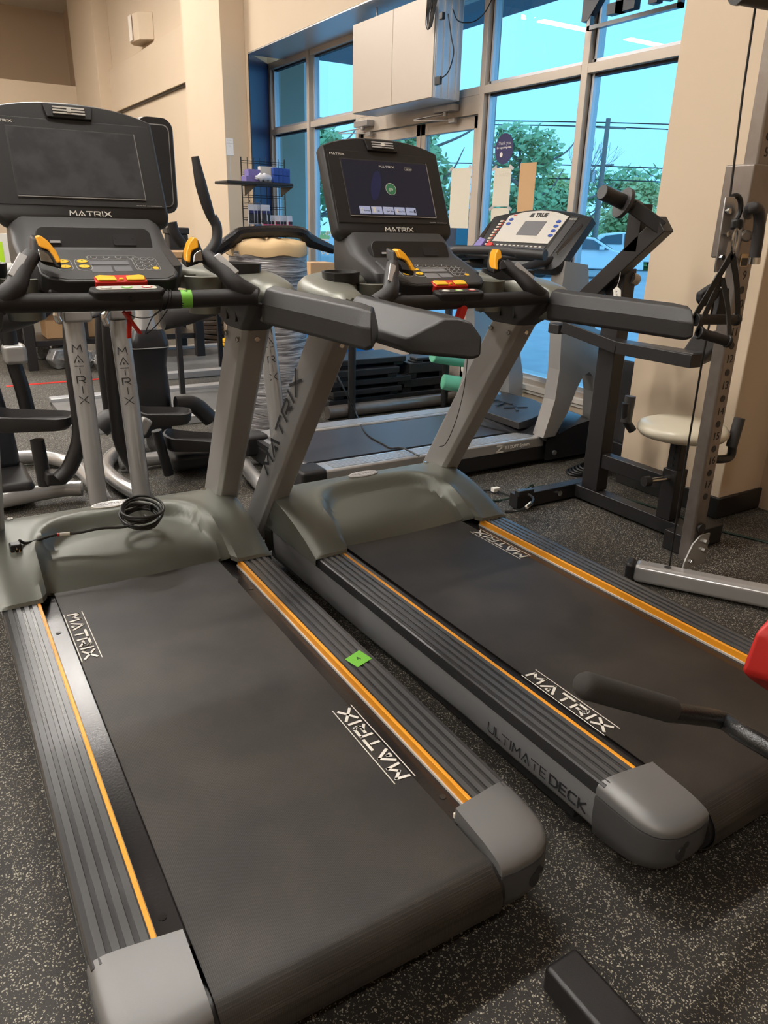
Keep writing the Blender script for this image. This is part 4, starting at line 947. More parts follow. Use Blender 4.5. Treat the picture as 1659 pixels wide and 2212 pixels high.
# middle machine
t = thing('elliptical_trainer', 'elliptical trainer seen between the two treadmills, black drive tower and tall grip', 'elliptical trainer', (1.10, 4.1, 0)); o_ = V(t.location)
a = mktube('rear_arm', rel(t, [(0.737,3.300,0.882), (0.750,3.300,0.506), (0.761,3.300,0.062)]), .040, 'silver_l', t, seg=20)
vletters(t, a, V((0.742,3.300,0.743))-o_, V((0.754,3.300,0.464))-o_, .030)
a = mktube('rear_arm', rel(t, [(1.389,3.300,0.875), (1.428,3.300,0.504), (1.452,3.300,0.175), (1.454,3.300,0.052)]), .040, 'silver_l', t, seg=20)
vletters(t, a, V((1.402,3.300,0.791))-o_, V((1.439,3.300,0.458))-o_, .030)
mktube('pedal_link', rel(t, [(0.742,3.450,0.962), (0.725,3.450,0.726), (0.723,3.450,0.477), (0.727,3.450,0.314), (0.773,3.450,0.184)]), .035, 'frame', t, seg=16)
mktube('pedal_link', rel(t, [(0.860,4.100,0.992), (0.824,4.100,0.764), (0.812,4.100,0.552), (0.819,4.100,0.266)]), .028, 'frame', t)
mkbox('arm_clamp', V((0.693,3.250,0.885))-o_, V((0.799,3.380,0.928))-o_, 'silver', t, bevel=.012)
mktube('clamp_latch', rel(t, [(0.666,3.200,0.878), (0.660,3.200,0.905), (0.676,3.200,0.935), (0.661,3.200,0.968)]), .014, 'chrome', t)
mkbeam('clamp_bracket', V((0.674,3.250,0.981))-o_, V((0.679,3.250,0.862))-o_, .03, .02, 'steel', t)
bm = B(); C0 = V((1.09, 4.35, 0))-o_
for_r = []
for z, w, d in ((.10, .115, .12), (.25, .118, .12), (.40, .108, .11), (.50, .100, .10), (.585, .108, .115), (.62, .112, .12), (.66, .105, .11), (.70, .095, .09)):
    for_r.append([C0+V(.045*(z-.3), 0, 0)+V(a_, b_, z) for a_, b_ in rrect(2*w, 2*d, .05, 5)])
loft(bm, for_r); tw_ = obj('drive_tower', bm, mat('tower_black', (.016, .016, .018), .3), t, smooth=50)
mkplate('tower_seam', Matrix.Translation(C0+V(.012, 0, .605)), rrect(.229, .244, .052, 5), -.002, .002, 'greyp', tw_)
bm = B(); loft(bm, [[C0+V(.045*(z-.3), 0, 0)+V(a_, b_, z) for a_, b_ in rrect(2*w, 2*d, .04, 5)] for z, w, d in ((.69, .065, .065), (.76, .05, .05), (.85, .042, .042), (1.25, .035, .035))]); obj('mast', bm, 'silver', t, smooth=50)
mkbox('base_cover', V((1.04, 3.75, .02))-o_, V((1.28, 4.3, .12))-o_, 'blk', t, bevel=.035)
mktube('floor_tube', rel(t, [(1.0, 4.28, .045), (.84, 4.18, .045), (.74, 3.95, .045), (.74, 3.70, .045), (.80, 3.38, .045)]), .038, 'silver_l', t, seg=18)
mktube('floor_tube', rel(t, [(.82, 3.98, .05), (1.2, 3.98, .05), (1.6, 3.98, .05)]), .038, 'silver_l', t)
mktube('floor_tube', rel(t, [(1.40, 3.66, .045), (1.36, 3.40, .045), (1.34, 3.10, .045)]), .038, 'silver_l', t)
mkcyl('floor_joint', V((1.347, 3.26, .045))-o_, V((1.342, 3.18, .045))-o_, .044, 'silver_l', t)
pedal('foot_pedal', t, V((0.980,3.650,0.350))-o_, radians(78), .135, .085)
pedal('foot_pedal', t, V((1.175,3.700,0.180))-o_, radians(62), .175, .085)
mktube('pedal_strut', rel(t, [(0.956,3.700,0.281), (1.000,3.700,0.041)]), .026, 'frame', t, smooth=0)
mkbeam('pedal_block', V((0.826,3.500,0.378))-o_, V((0.867,3.500,0.351))-o_, .05, .08, 'silver', t, bevel=.012)
mktube('crank_cover', rel(t, [(0.741,4.000,0.247), (0.804,4.000,0.290), (0.920,4.000,0.252)]), .055, 'blk2', t); mktube('crank_cover', rel(t, [(1.208,4.200,0.281), (1.316,4.200,0.270), (1.408,4.200,0.177)]), .05, 'blk', t)
# upper body: console back, moving handle
mktube('swing_handle', rel(t, [(1.379,3.900,1.292), (1.401,3.900,1.245), (1.394,3.900,1.178), (1.349,3.900,1.122), (1.286,3.900,1.085)]), .026, 'blk2', t, seg=16)
g = mktube('handle_grip', rel(t, [(1.310,3.900,1.563), (1.330,3.900,1.446), (1.354,3.900,1.352), (1.374,3.900,1.288)]), [.022, .034, .033, .027], 'grip', t, seg=16, flat=.8)
T = Fr(V((1.316,3.870,1.455))-o_, (.9, -.4, 0), (.06, .02, .98)); 
mktube('handle_grip', rel(t, [(1.202,4.000,1.261), (1.215,4.000,1.207), (1.254,4.000,1.152)]), .026, 'grip', t)
cc = V((1.209,4.150,1.523))-o_
bm = B(); loft(bm, [[cc+V(-.02, 0, 0)+V(a_, d_, b_) for a_, b_ in rrect(2*w, .44, .05, 5)] for d_, w in ((-.03, .085), (0, .098), (.05, .092))]); cs = obj('console', bm, 'blk', t, smooth=50)
mkplate('console_rim', Fr(cc+V(-.02, -.031, 0), (1, 0, 0), (0, 0, 1)), rrect(.135, .38, .03, 5), 0, .003, 'silver', cs); mkplate('console_rim', Fr(cc+V(-.02, -.034, 0), (1, 0, 0), (0, 0, 1)), rrect(.125, .37, .028, 5), 0, .003, 'blk', cs)
for (p, q2) in (((470, 665, 3.75), (350, 690, 3.9)),):
    bm = B(); rg = []
    A_, B_ = V((1.115,4.000,0.806)), V((1.397,3.800,0.879))
    for k in range(9):
        u = k/8; c = A_.lerp(B_, u)-o_; s = .075*sqrt(max(.02, 1-u**2.4)); rg.append([c+V(0, cos(a)*s*.9, sin(a)*s) for a in (2*pi*j/16 for j in range(16))])
    loft(bm, rg); obj('side_shell', bm, 'blk2', t, smooth=60)
    bm = B(); rg = []
    for k in range(9):
        u = k/8; c = V((0.804,4.000,0.878)).lerp(V((0.724,3.900,0.814)), u)-o_; s = .06*sqrt(max(.02, 1-(2*u-1)**2)); rg.append([c+V(cos(a)*s, sin(a)*s*.8, 0) for a in (2*pi*j/16 for j in range(16))])
    loft(bm, rg); obj('side_shell', bm, 'blk2', t, smooth=60)

# ================================================================= BLACK PLATE-LOADED MACHINE with round seat
t = thing('plate_loaded_machine', 'black steel weight machine with loading horn and round cream seat by the pillar', 'exercise machine', (2.75, 2.3, 0)); o_ = V(t.location)
def r3(*p): return V(p)-o_
mkbeam('floor_beam', r3(2.745, 2.56, .045), r3(2.745, 1.86, .045), .065, .065, 'frame', t)
mkbeam('cross_foot', r3(2.33, 2.54, .045), r3(2.86, 2.54, .045), .06, .07, 'frame', t)
mkbeam('cross_foot', r3(2.60, 1.83, .045), r3(2.88, 1.83, .045), .09, .085, 'frame', t)
mkcyl('bolt', r3(2.60, 2.51, .05), r3(2.60, 2.50, .05), .014, 'chrome', t)
up = mkbeam('upright_post', r3(2.75, 2.425, .08), r3(2.75, 2.425, 1.12), .075, .10, 'frame', t, up=(0, 1, 0))
mkbeam('middle_beam', r3(2.75, 2.38, .235), r3(2.75, 2.02, .235), .055, .07, 'frame', t)
mkbeam('seat_post_sleeve', r3(2.745, 1.975, .08), r3(2.745, 1.975, .31), .075, .075, 'frame', t, up=(0, 1, 0))
sp = mkbeam('seat_post', r3(2.745, 1.975, .30), r3(2.745, 1.975, .455), .058, .058, 'frame', t, up=(0, 1, 0))
for k in range(4): mkcyl('adjustment_hole', r3(2.714, 1.975, .33+.028*k), r3(2.712, 1.975, .33+.028*k), .006, 'dark', sp, seg=12)
mkcyl('adjustment_pin', r3(2.71, 1.975, .27), r3(2.60, 1.99, .27), .011, 'chrome', t); mkcyl('adjustment_pin', r3(2.60, 1.99, .27), r3(2.57, 1.995, .27), .022, 'blk', t)
bm = B(); c = r3(2.745, 1.975, .455)
loft(bm, [[c+V(r*1.0*cos(a), r*1.0*sin(a), z) for a in (2*pi*k/48 for k in range(48))] for r, z in ((.15, 0), (.175, .006), (.188, .022), (.188, .036), (.178, .052), (.15, .062), (.09, .068), (.03, .070))]); obj('seat', bm, 'cream', t, smooth=60)
mktube('seat_handle', [r3(*p) for p in ((2.601,2.120,0.463), (2.572,2.140,0.514), (2.560,2.140,0.586))], .018, 'frame', t); mktube('handle_grip', [r3(*p) for p in ((2.575,2.140,0.499), (2.581,2.140,0.613))], .023, 'blk2', t, smooth=0)
mktube('seat_handle', [r3(*p) for p in ((2.687,1.830,0.414), (2.797,1.820,0.387), (2.884,1.820,0.389), (2.877,1.820,0.462))], .018, 'frame', t); mktube('handle_grip', [r3(*p) for p in ((2.877,1.820,0.431), (2.896,1.820,0.554))], .023, 'blk2', t, smooth=0)
# lever arm
lv = mkbeam('lever_arm', r3(*(2.700,2.630,0.929)), r3(*(2.700,2.188,1.308)), .06, .075, 'frame', t)
mkbeam('lever_strut', r3(*(2.700,2.330,1.191)), r3(*(2.700,2.326,1.384)), .06, .075, 'frame', t, up=(0, 1, 0))
h0, h1, h2 = V((2.700,2.203,1.292)), V((2.620,2.306,1.373)), V((2.450,2.319,1.420))
mkbeam('horn_brace', h0-o_, h1-o_, .055, .055, 'frame', t)
mkcyl('weight_horn', h1-o_-(h2-h1)*.2, h2-o_, .030, 'frame', t, bevel=.004); mkcyl('horn_stop', V((2.565,2.313,1.385))-o_, V((2.580,2.308,1.379))-o_, .062, 'blk2', t, seg=36, bevel=.002)
mkcyl('pivot_pin', r3(*(2.700,2.427,1.079)), r3(*(2.800,2.390,1.073)), .018, 'steel', t); mkcyl('pivot_pin', r3(*(2.760,2.383,1.082)), r3(*(2.800,2.384,1.071)), .026, 'steel', t)
# press arms
b0, b1, b2 = r3(*(2.700,2.677,0.837)), r3(*(2.700,2.329,0.787)), r3(*(2.700,1.932,0.788))
mkbeam('press_arm', b0, b1, .075, .055, 'frame', t); pa = mkbeam('press_arm', b1, b2, .075, .055, 'frame', t)
mkbeam('arm_plate', r3(*(2.720,2.343,0.809)), r3(*(2.720,1.938,0.816)), .085, .008, 'blk2', t)
bm = B(); loft(bm, [[r3(*p)+V(dx, 0, 0) for p in ((2.780,2.053,0.803), (2.780,2.012,0.881), (2.780,1.898,0.914), (2.780,1.870,0.881), (2.780,1.936,0.786), (2.780,1.986,0.755))] for dx in (-.03, .05)]); obj('arm_pad', bm, 'blk2', t, bevel=.012, seg=3)
mkbox('rubber_stop', r3(*(2.700,2.702,0.796))-V(.03, 0, 0), r3(*(2.700,2.756,0.834))+V(.03, .02, .01), 'blk', t, bevel=.006)
pt_ = mkpoly('price_tag', [r3(*p) for p in ((2.660,2.380,1.021), (2.660,2.385,1.032), (2.660,2.364,1.049), (2.660,2.340,1.034), (2.660,2.333,0.993), (2.660,2.375,0.990))], (.001, 0, 0), 'white', t)
mktube('tag_string', [r3(*p) for p in ((2.658,2.362,1.046), (2.660,2.355,1.089), (2.700,2.393,1.127), (2.760,2.417,1.125))], .0012, 'white', t, seg=5)
T = Fr(r3(*(2.655,2.355,1.011)), (0, -.3, -1), (0, 1, -.3)); text('tag_lettering', '$150.00', T, .012, 'dark', pt_, z=.0002)

# ================================================================= CABLE TOWER on the right
t = thing('cable_tower', 'steel cable machine column with stamped numbers and silver floor foot at right', 'cable machine', (2.43, 1.6, 0)); o_ = V(t.location)
f0, f1 = V((2.235, 1.715, .045)), V((2.62, 1.12, .045))
mkbeam('floor_foot', f0-o_, f1-o_, .075, .075, 'silver_l', t, bevel=.02, seg=4); mkbeam('foot_cap', f0-o_+V(-.018, .027, 0), f0-o_+V(.002, -.003, 0), .079, .079, 'blk', t, bevel=.015)
mkcyl('foot_hole', (2.30-2.43, 1.615-1.6, .083), (2.30-2.43, 1.615-1.6, .0835), .014, 'blk2', t)
cxx = lambda z: 2.432-.026*(z-.35)/1.15
bm = B(); loft(bm, [[V((cxx(z)+a, 1.64+b, z))-o_ for a, b in ((-.036, -.032), (-.030, -.038), (.030, -.038), (.036, -.032), (.036, .012), (-.036, .012))] for z in (.085, 2.1)]); col_ = obj('column', bm, 'steel', t, bevel=.003)
for n in range(2, 18):
    z = .399+(17-n)*.0935; T = Fr(V((cxx(z), 1.6015, z))-o_, (1, 0, 0), (0, 0, 1))
    text('column_number', str(n), T, .040, 'dark', col_, z=.0006)
    T = Fr(V((cxx(z), 1.6015, z-.047))-o_, (1, 0, 0), (0, 0, 1)); mkplate('column_hole', T, ell(.0125, .0125, 20), -.002, .0008, 'dark', col_)
pts = [(-.075, 0), (.055, 0), (.055, .125), (.0, .125), (-.04, .095), (-.07, .03)]
gp = mkpoly('gusset', [V((2.425+a, 1.585, .075+b))-o_ for a, b in pts], (0, .006, 0), 'silver', t, smooth=0)
for a, b in ((-.04, .028), (.03, .06), (.032, .095)): mkcyl('bolt', V((2.425+a, 1.585, .075+b))-o_, V((2.425+a, 1.573, .075+b))-o_, .011, 'chrome', t, seg=6)
mkcyl('bolt', V((2.432, 1.60, .225))-o_, V((2.432, 1.59, .225))-o_, .020, 'blk', t)
# carriage
zc0, zc1 = 1.20, 1.485
mkbox('carriage', V((2.335, 1.585, zc0))-o_, V((2.455, 1.69, zc1))-o_, 'steel', t, bevel=.006)
mktube('carriage_handle', rel(t, [(2.326,1.570,1.338), (2.228,1.500,1.351), (2.247,1.490,1.349), (2.268,1.490,1.320), (2.277,1.490,1.260), (2.279,1.490,1.211)]), .0175, 'blk2', t, seg=18)
mkcyl('handle_end', V((2.282,1.490,1.211))-o_, V((2.283,1.490,1.191))-o_, .0175, 'chrome', t)
mkcyl('pull_knob', V((2.357,1.585,1.274))-o_, V((2.303,1.545,1.272))-o_, .018, 'steel', t, bevel=.006)
T = Fr(V((2.369,1.583,1.197))-o_, (1, 0, 0), (0, 0, 1)); wl = mkplate('warning_label', T, rrect(.040, .040, .003, 3), -.0005, .0008, 'tan', t, smooth=0); mkplate('warning_label', T, rrect(.034, .024, .001, 2, 0, -.005), .0008, .0012, 'dark', wl, smooth=0)
# pulley cheek plates and wheel
def strip(p, q_, w, th, name, m):
    return mkbeam(name, V(p)-o_, V(q_)-o_, w, th, m, t, up=(0, -1, .1), bevel=.006)
strip((2.189,1.550,1.383), (2.197,1.550,1.164), .046, .006, 'pulley_plate', 'galv'); strip((2.289,1.600,1.387), (2.304,1.600,1.200), .046, .006, 'pulley_plate', 'galv')
for (px, py) in ((0, 0), (1, 0), (2, 0)):
    P = [(2.178,1.545,1.343), (2.189,1.545,1.277), (2.184,1.545,1.208)][px]
    mkcyl('bolt', V(P)-o_, V(P)-o_+V(-.002, -.014, 0), .009, 'chrome', t, seg=6)
mktube('pulley_wheel', [V((2.251,1.575,1.349))-o_+V(.028*cos(a), -.006*cos(a), .040*sin(a)) for a in (2*pi*k/24 for k in range(24))], .008, 'blk', t, seg=8, smooth=0, closed=True)
mkcyl('swivel_ball', V((2.243,1.550,1.305))-o_+V(0, 0, .016), V((2.243,1.550,1.305))-o_-V(0, 0, .016), .020, 'blk', t, bevel=.009)
mktube('cable', rel(t, [(2.221,1.600,1.905), (2.233,1.600,1.672), (2.231,1.580,1.385)]), .0035, 'cable', t, smooth=0, seg=8)
mktube('cable', rel(t, [(2.215,1.560,1.160), (2.237,1.580,0.861), (2.257,1.590,0.513), (2.286,1.600,0.099)]), .0035, 'cable', t, smooth=0, seg=8)
mkcyl('top_bar', V((2.115, 1.58, 1.905))-o_, V((2.9, 1.45, 1.90))-o_, .03, 'blk2', t); mkcyl('top_bar_cap', V((2.105, 1.582, 1.905))-o_, V((2.12, 1.58, 1.905))-o_, .032, 'blk', t)
# carabiner and strap handles hang from the cable
tag(mktube('carabiner', [V((2.209,1.520,1.258))+V(.012*cos(a)-.010*sin(a)*.3, 0, .035*sin(a)) for a in (2*pi*k/24 for k in range(24))], .004, 'chrome', None, seg=8, smooth=0, closed=True), 'bright metal carabiner clipped below the pulley ball', 'carabiner')
def straphandle(label, grip_a, grip_b, top, w, gr, side):
    t = thing('strap_handle', label, 'exercise handle', grip_a); o_ = V(t.location)
    ga, gb, tp = V(grip_a), V(grip_b), V(top); d = (gb-ga).normalized()
    g = B(); cyl(g, V((0, 0, 0)), gb-ga, gr, 20); gp = obj('grip', g, 'grip', t)
    for e in (0, 1):
        p = (ga if e == 0 else gb); s = -1 if e else 1
        mkcyl('grip_flange', p-o_, p-o_+d*s*.012, gr*1.25, 'blk', t, bevel=.003)
    for e in (ga, gb):
        bm = B(); P = catmull([tp-o_, tp.lerp(e, .45)-o_+V(side*(.012 if e is gb else -.004), 0, 0), e-o_+V(0, 0, .01), e-o_], 6); fr = frames(P)
        dd = (gb-ga).normalized()
        rg = []
        for i, p in enumerate(P):
            tt = (P[min(i+1, len(P)-1)]-P[max(0, i-1)]).normalized(); ww = V((0, -1, 0)).cross(tt).normalized() if abs(tt.y) < .9 else V((1, 0, 0)); nn = tt.cross(ww).normalized()
            rg.append([p+ww*w*sx+nn*.0015*sy for sx, sy in ((-1, -1), (1, -1), (1, 1), (-1, 1))])
        loft(bm, rg); obj('strap', bm, 'strap', t)
    return t
straphandle('upper black strap handle with dotted rubber grip hanging on the cable column', (2.077,1.520,1.026), (2.295,1.520,1.017), (2.207,1.520,1.220), .012, .016, 1)
straphandle('lower black strap handle hanging behind the upper one on the cable column', (2.078,1.500,0.989), (2.185,1.460,0.960), (2.207,1.540,1.147), .012, .016, 1)
t = thing('ankle_cuff', 'black padded cuff with metal ring hanging by the strap handles', 'cuff', (2.172,1.570,1.089)); o_ = V(t.location)
bm = B(); loft(bm, [[V(p)-o_+V(0, dy, 0) for p in ((2.180,1.570,1.117), (2.145,1.570,1.101), (2.148,1.570,1.075), (2.171,1.570,1.058), (2.207,1.570,1.062), (2.238,1.570,1.087), (2.241,1.570,1.109), (2.207,1.570,1.128))] for dy in (-.012, .012)]); obj('pad', bm, 'strap', t, bevel=.006)
bm = B(); loft(bm, [[V(p)-o_+V(0, dy, 0) for p in ((2.278,1.600,1.110), (2.330,1.600,1.109), (2.337,1.600,1.067), (2.361,1.600,1.021), (2.280,1.600,1.021), (2.287,1.600,1.061))] for dy in (-.01, .01)]); obj('pad', bm, 'strap', t, bevel=.004)
mktube('ring', [V((2.206,1.560,1.133))-o_+V(.012*cos(a), 0, .022*sin(a)) for a in (2*pi*k/20 for k in range(20))], .002, 'chrome', t, seg=6, smooth=0, closed=True)

# ================================================================= FOREGROUND BENCH (mostly out of frame)
t = thing('weight_bench', 'black steel bench at lower right with foam grip and red pad', 'weight bench', (.80, .5, 0)); o_ = V(t.location)
def r4(*p): return V(p)-o_
bm = B(); beam(bm, r4(.797, .638, .036), r4(.797, .05, .036), .078, .060); beam(bm, r4(.76, .08, .036), r4(1.9, .08, .036), .07, .06); obj('floor_beam', bm, 'frame', t, bevel=.010, seg=3)
mktube('handle', [r4(*p) for p in ((1.039,0.680,0.474), (1.127,0.680,0.435), (1.225,0.680,0.387), (1.207,0.630,0.399), (1.211,0.540,0.399))], .0185, mat('hammered_black', (.02, .02, .02), .22, bump=(300, .5)), t, seg=20)
gA, gB = V((0.833,0.700,0.589)), V((1.046,0.680,0.477))
bm = B(); d = (gB-gA).normalized(); tube(bm, [gA-d*.012-o_, gA-d*.006-o_, gA+d*.006-o_, gB-o_], [.010, .019, .0235, .0235], 22, 0); obj('foam_grip', bm, mat('foam_grey', (.030, .027, .024), .85, bump=(300, .3)), t, smooth=50)
bm = B(); loft(bm, [[r4(*p)+V(d_) for p in ((1.307,0.660,0.623), (1.263,0.660,0.620), (1.229,0.660,0.598), (1.214,0.660,0.540), (1.210,0.660,0.514), (1.239,0.660,0.490), (1.292,0.660,0.453), (1.394,0.660,0.388), (1.433,0.660,0.499))] for d_ in ((0, 0, 0), (.12, -.22, 0))]); obj('pad', bm, 'redpad', t, bevel=.012, seg=4)
mkbeam('pad_board', r4(*(1.281,0.660,0.451))+V((.03,-.06,0)), r4(*(1.466,0.660,0.329))+V((.03,-.06,0)), .12, .012, 'blk', t, up=(0, 0, 1))
mkbeam('bench_post', r4(1.60, .5, .06), r4(1.60, .62, .25), .05, .05, 'frame', t, up=(1, 0, 0)); mkbeam('bench_post', r4(1.60, .08, .05), r4(1.60, .52, .07), .05, .05, 'frame', t)

# ================================================================= WRAPPED ROLL on its stand
t = thing('wrapped_column', 'tall cylinder bundled in clear stretch wrap with brown taped top', 'wrapped bundle', (1.93, 4.5, 0)); o_ = V(t.location)
bm = B(); rg = []
for k in range(40):
    z = .02+1.09*k/39; rg.append([V(((.238+.006*sin(9*z+3*a)+.003*sin(31*z+a*5))*cos(a), (.238+.006*sin(9*z+3*a))*sin(a), z)) for a in (2*pi*j/48 for j in range(48))])
loft(bm, rg); obj('wrap', bm, 'wrap', t, smooth=80)
bm = B(); rg = []
for r, z in ((.2475, 1.085), (.249, 1.125), (.236, 1.155), (.17, 1.17), (.08, 1.175), (.02, 1.18)):
    rg.append([V(((r+.004*sin(5*a))*cos(a), (r+.004*sin(4*a))*sin(a), z+.008*sin(7*a))) for a in (2*pi*j/40 for j in range(40))])
loft(bm, rg); obj('paper_cap', bm, 'tan', t, smooth=60)
tag(mktube('padded_bar', [(1.482,4.450,1.061), (1.573,4.450,1.100), (1.699,4.450,1.175), (1.773,4.450,1.209), (2.105,4.450,1.219), (2.199,4.450,1.169), (2.362,4.450,1.115)], [.03, .034, .04, .036, .036, .042, .026], mat('bubble_wrap_black', (.010, .010, .012), .25, bump=(60, 1.0)), None, seg=10), 'long bar packed in black bubble wrap lying across the wrapped cylinder', 'bar')

# ================================================================= GRID DISPLAY with shelf and hanging packs
GY = 6.9
t = thing('grid_display', 'black wire grid panel with shelf and hooks standing by the pillar', 'display rack', (2.95, GY, 0)); o_ = V(t.location)
g0, g1 = 2.735, 3.155
bm = B()
for k in range(8):
    x = g0+(g1-g0)*k/7; cyl(bm, V((x, GY, .02))-o_, V((x, GY, 1.80))-o_, .0035 if k % 7 else .006, 6)
for k in range(38):
    z = .05+1.75*k/37 if k % 2 == 0 else .05+1.75*(k-1)/37+.018; cyl(bm, V((g0, GY, z))-o_, V((g1, GY, z))-o_, .003, 6)
obj('grid_panel', bm, 'frame', t)
mkbeam('stand_foot', V((g0, GY-.25, .02))-o_, V((g0, GY+.25, .02))-o_, .03, .03, 'frame', t); mkbeam('stand_foot', V((g1, GY-.25, .02))-o_, V((g1, GY+.25, .02))-o_, .03, .03, 'frame', t)
shf = mkbox('shelf', V((g0-.26, GY-.32, 1.565))-o_, V((g1-.06, GY-.01, 1.59))-o_, 'blk', t, bevel=.008)
for x in (g0+.02, g1-.05): mkpoly('shelf_bracket', [V((x, GY-.01, 1.565))-o_, V((x, GY-.30, 1.565))-o_, V((x, GY-.01, 1.48))-o_], (.004, 0, 0), 'frame', t)
for k in range(3):
    for z in (1.42, 1.27, 1.12):
        x = g0+.03+.05*k if z != 1.42 else g0+.02+.05*k
        mktube('hook', [V((x, GY, z))-o_, V((x-.06, GY-.26, z))-o_, V((x-.066, GY-.28, z+.018))-o_], .003, 'frame', t, seg=6, smooth=2)
# things on the shelf
def carton(x, y, z, w, d, h, m, label, cat='box'):
    return tag(mkbox('carton', (x, y, z), (x+w, y+d, z+h), m, None, bevel=.003), label, cat, 'boxes on the grid shelf')
ZS = 1.59
carton(g0-.06, GY-.26, ZS, .14, .12, .045, 'purple', 'flat violet box lying at the left end of the shelf')
carton(g0-.03, GY-.24, ZS+.045, .11, .10, .055, 'purple', 'small violet box on top of the flat violet box')
carton(g0+.09, GY-.22, ZS, .15, .06, .13, 'ltgrey', 'pale box standing behind the clear bag on the shelf')
for k in range(4):
    for j in range(2):
        carton(g0+.185+.052*k, GY-.28+.03*k, ZS+.062*j, .047, .05, .060, 'blue', 'small dark blue box, %s in %s column of the blue stack from the left' % (('bottom', 'top')[j], ('first', 'second', 'third', 'fourth')[k]))
bm = B(); bmesh.ops.create_icosphere(bm, subdivisions=3, radius=1)
for v in bm.verts: v.co = V((v.co.x*.07*(1+.2*sin(9*v.co.y)), v.co.y*.04, v.co.z*.032*(1+.3*sin(11*v.co.x))))+V((g0+.09, GY-.285, ZS+.035))
tag(obj('plastic_bag', bm, 'clear', None, smooth=60), 'crumpled clear plastic bag lying on the shelf in front of boxes', 'bag')
# sign holder
t = thing('sign_holder', 'small white sign on a thin wire stem standing on the grid shelf', 'sign', (g0-.185, GY-.2, ZS))
mkcyl('stem', (0, 0, 0), (.012, 0, .20), .003, 'galv', t, seg=8)
sc = mkbox('card_frame', (-.025, -.002, .197), (.045, .004, .333), 'galv', t); sc = mkbox('card', (-.022, -.005, .20), (.042, -.002, .33), 'lampbody', t, bevel=.001)
for k in range(3): text('card_lettering', ('In-Store', 'Accessories', 'Sale')[k], Fr((.010, -.0055, .315-.022*k), (1, 0, 0), (0, 0, 1)), .012, 'greyp', sc, z=.0003)
# hanging glove packs
def pack(x, y, z, m1, m2, label, grp, h=.17):
    t = thing('glove_pack', label, 'packaged gloves', (x, y, z), random.uniform(-.2, .2), grp)
    bm = B(); loft(bm, [[V((a, b, c)) for a, b in ((-.028, -w), (.028, -w), (.028, w), (-.028, w))] for c, w in ((0, .002), (-.03, .006), (-h*.5, .013), (-h, .006))]); p = obj('bag', bm, 'clear', t, bevel=.004)
    bm = B(); loft(bm, [[V((a, b, c)) for a, b in ((-.022, -w-.006), (.022, -w-.006), (.022, -w), (-.022, -w))] for c, w in ((-.05, .008), (-.09, .013), (-h+.01, .010))]); obj('glove', bm, m1, t, bevel=.004)
    mkbox('glove_cuff', (-.018, -.024, -.075), (.018, -.016, -.05), m2, t, bevel=.003)
    return t
rows = [(1.42, 5, 'blkg', 'navyd', .165, 'black glove packs on the upper hooks', -.02), (1.335, 7, 'pinkg', 'blkg', .165, 'pink glove packs on the lower hooks', .11)]
for (z, n, m1, m2, h, grp, x0) in rows:
    for k in range(n):
        ordw = ('first', 'second', 'third', 'fourth', 'fifth', 'sixth', 'seventh')[k]
        pack(g0+x0+.040*k, GY-.24+.02*(k % 3), z-.012, m1, m2, '%s glove pack hanging on the grid, %s from the left' % ('black' if m1 == 'blkg' else 'pink', ordw), grp, h)
tag(mkbox('carton', (g0+.03, GY-.2, 1.07), (g0+.06, GY-.17, 1.13), 'blk', None, bevel=.003), 'small black hanging box on the lowest hook of the grid', 'box'); tag(mkbox('carton', (g0+.16, GY-.2, 1.07), (g0+.22, GY-.17, 1.13), 'white', None, bevel=.003), 'small white blue box hanging at the bottom of the grid', 'box')

# ================================================================= HUNG SIGN BOX over the door, cords
t = thing('sign_box', 'large beige boxed sign seen from its back hanging above the door', 'sign box', (3.22, 5.15, 2.06)); o_ = V(t.location)
bx = mkbox('cabinet', V((3.20, 4.62, 2.065))-o_, V((3.42, 5.70, 2.66))-o_, 'alu_b', t, bevel=.004)
for (a, b) in ((4.625, 5.128), (5.132, 5.695)): mkbox('back_panel', V((3.192, a, 2.07))-o_, V((3.20, b, 2.655))-o_, 'alu', t, bevel=.001)
for k in range(4): mkbox('cabinet_rib', V((3.21+.055*k, 4.612, 2.07))-o_, V((3.225+.055*k, 4.62, 2.655))-o_, 'alu_b', t)
mktube('hanger', [V((3.25, 5.45, 2.735))-o_, V((3.25, 5.445, 2.70))-o_, V((3.25, 5.45, 2.66))-o_], .006, 'galv', t, seg=8)
t = thing('cord_bundle', 'bundle of black power cords hanging at the right end of the boxed sign', 'cords', (3.15, 4.62, 2.4)); o_ = V(t.location)
for k in range(6):
    dx = .015*k; mktube('cord', [V((3.15, 4.66-dx, 2.72))-o_, V((3.14, 4.64-dx*.6, 2.60))-o_, V((3.15, 4.66-dx, 2.48+.01*k))-o_, V((3.15, 4.62-dx*.3, 2.46))-o_, V((3.15, 4.60-dx*.8, 2.62))-o_], .004, 'cable', t, seg=6)
mktube('cord', [V(p)-o_ for p in ((3.150,4.421,2.497), (3.150,4.375,2.367), (3.150,4.342,2.275), (3.150,4.391,2.181), (3.150,4.489,2.147))], .004, 'cable', t, seg=6); mkbox('plug', V((3.150,4.477,2.132))-o_-V((.01, .012, .012)), V((3.150,4.515,2.158))-o_+V((.01, .01, .01)), 'cable', t, bevel=.004)
mktube('cord', [V(p)-o_ for p in ((3.200,4.443,2.533), (3.300,4.516,2.497), (3.400,4.501,2.500), (3.460,4.463,2.547), (3.460,4.391,2.609))], .004, 'cable', t, seg=6)
mkbox('power_brick', V((3.130,4.456,2.489))-o_-V((.012, .02, .02)), V((3.130,4.456,2.489))-o_+V((.012, .02, .02)), 'cable', t, bevel=.005)

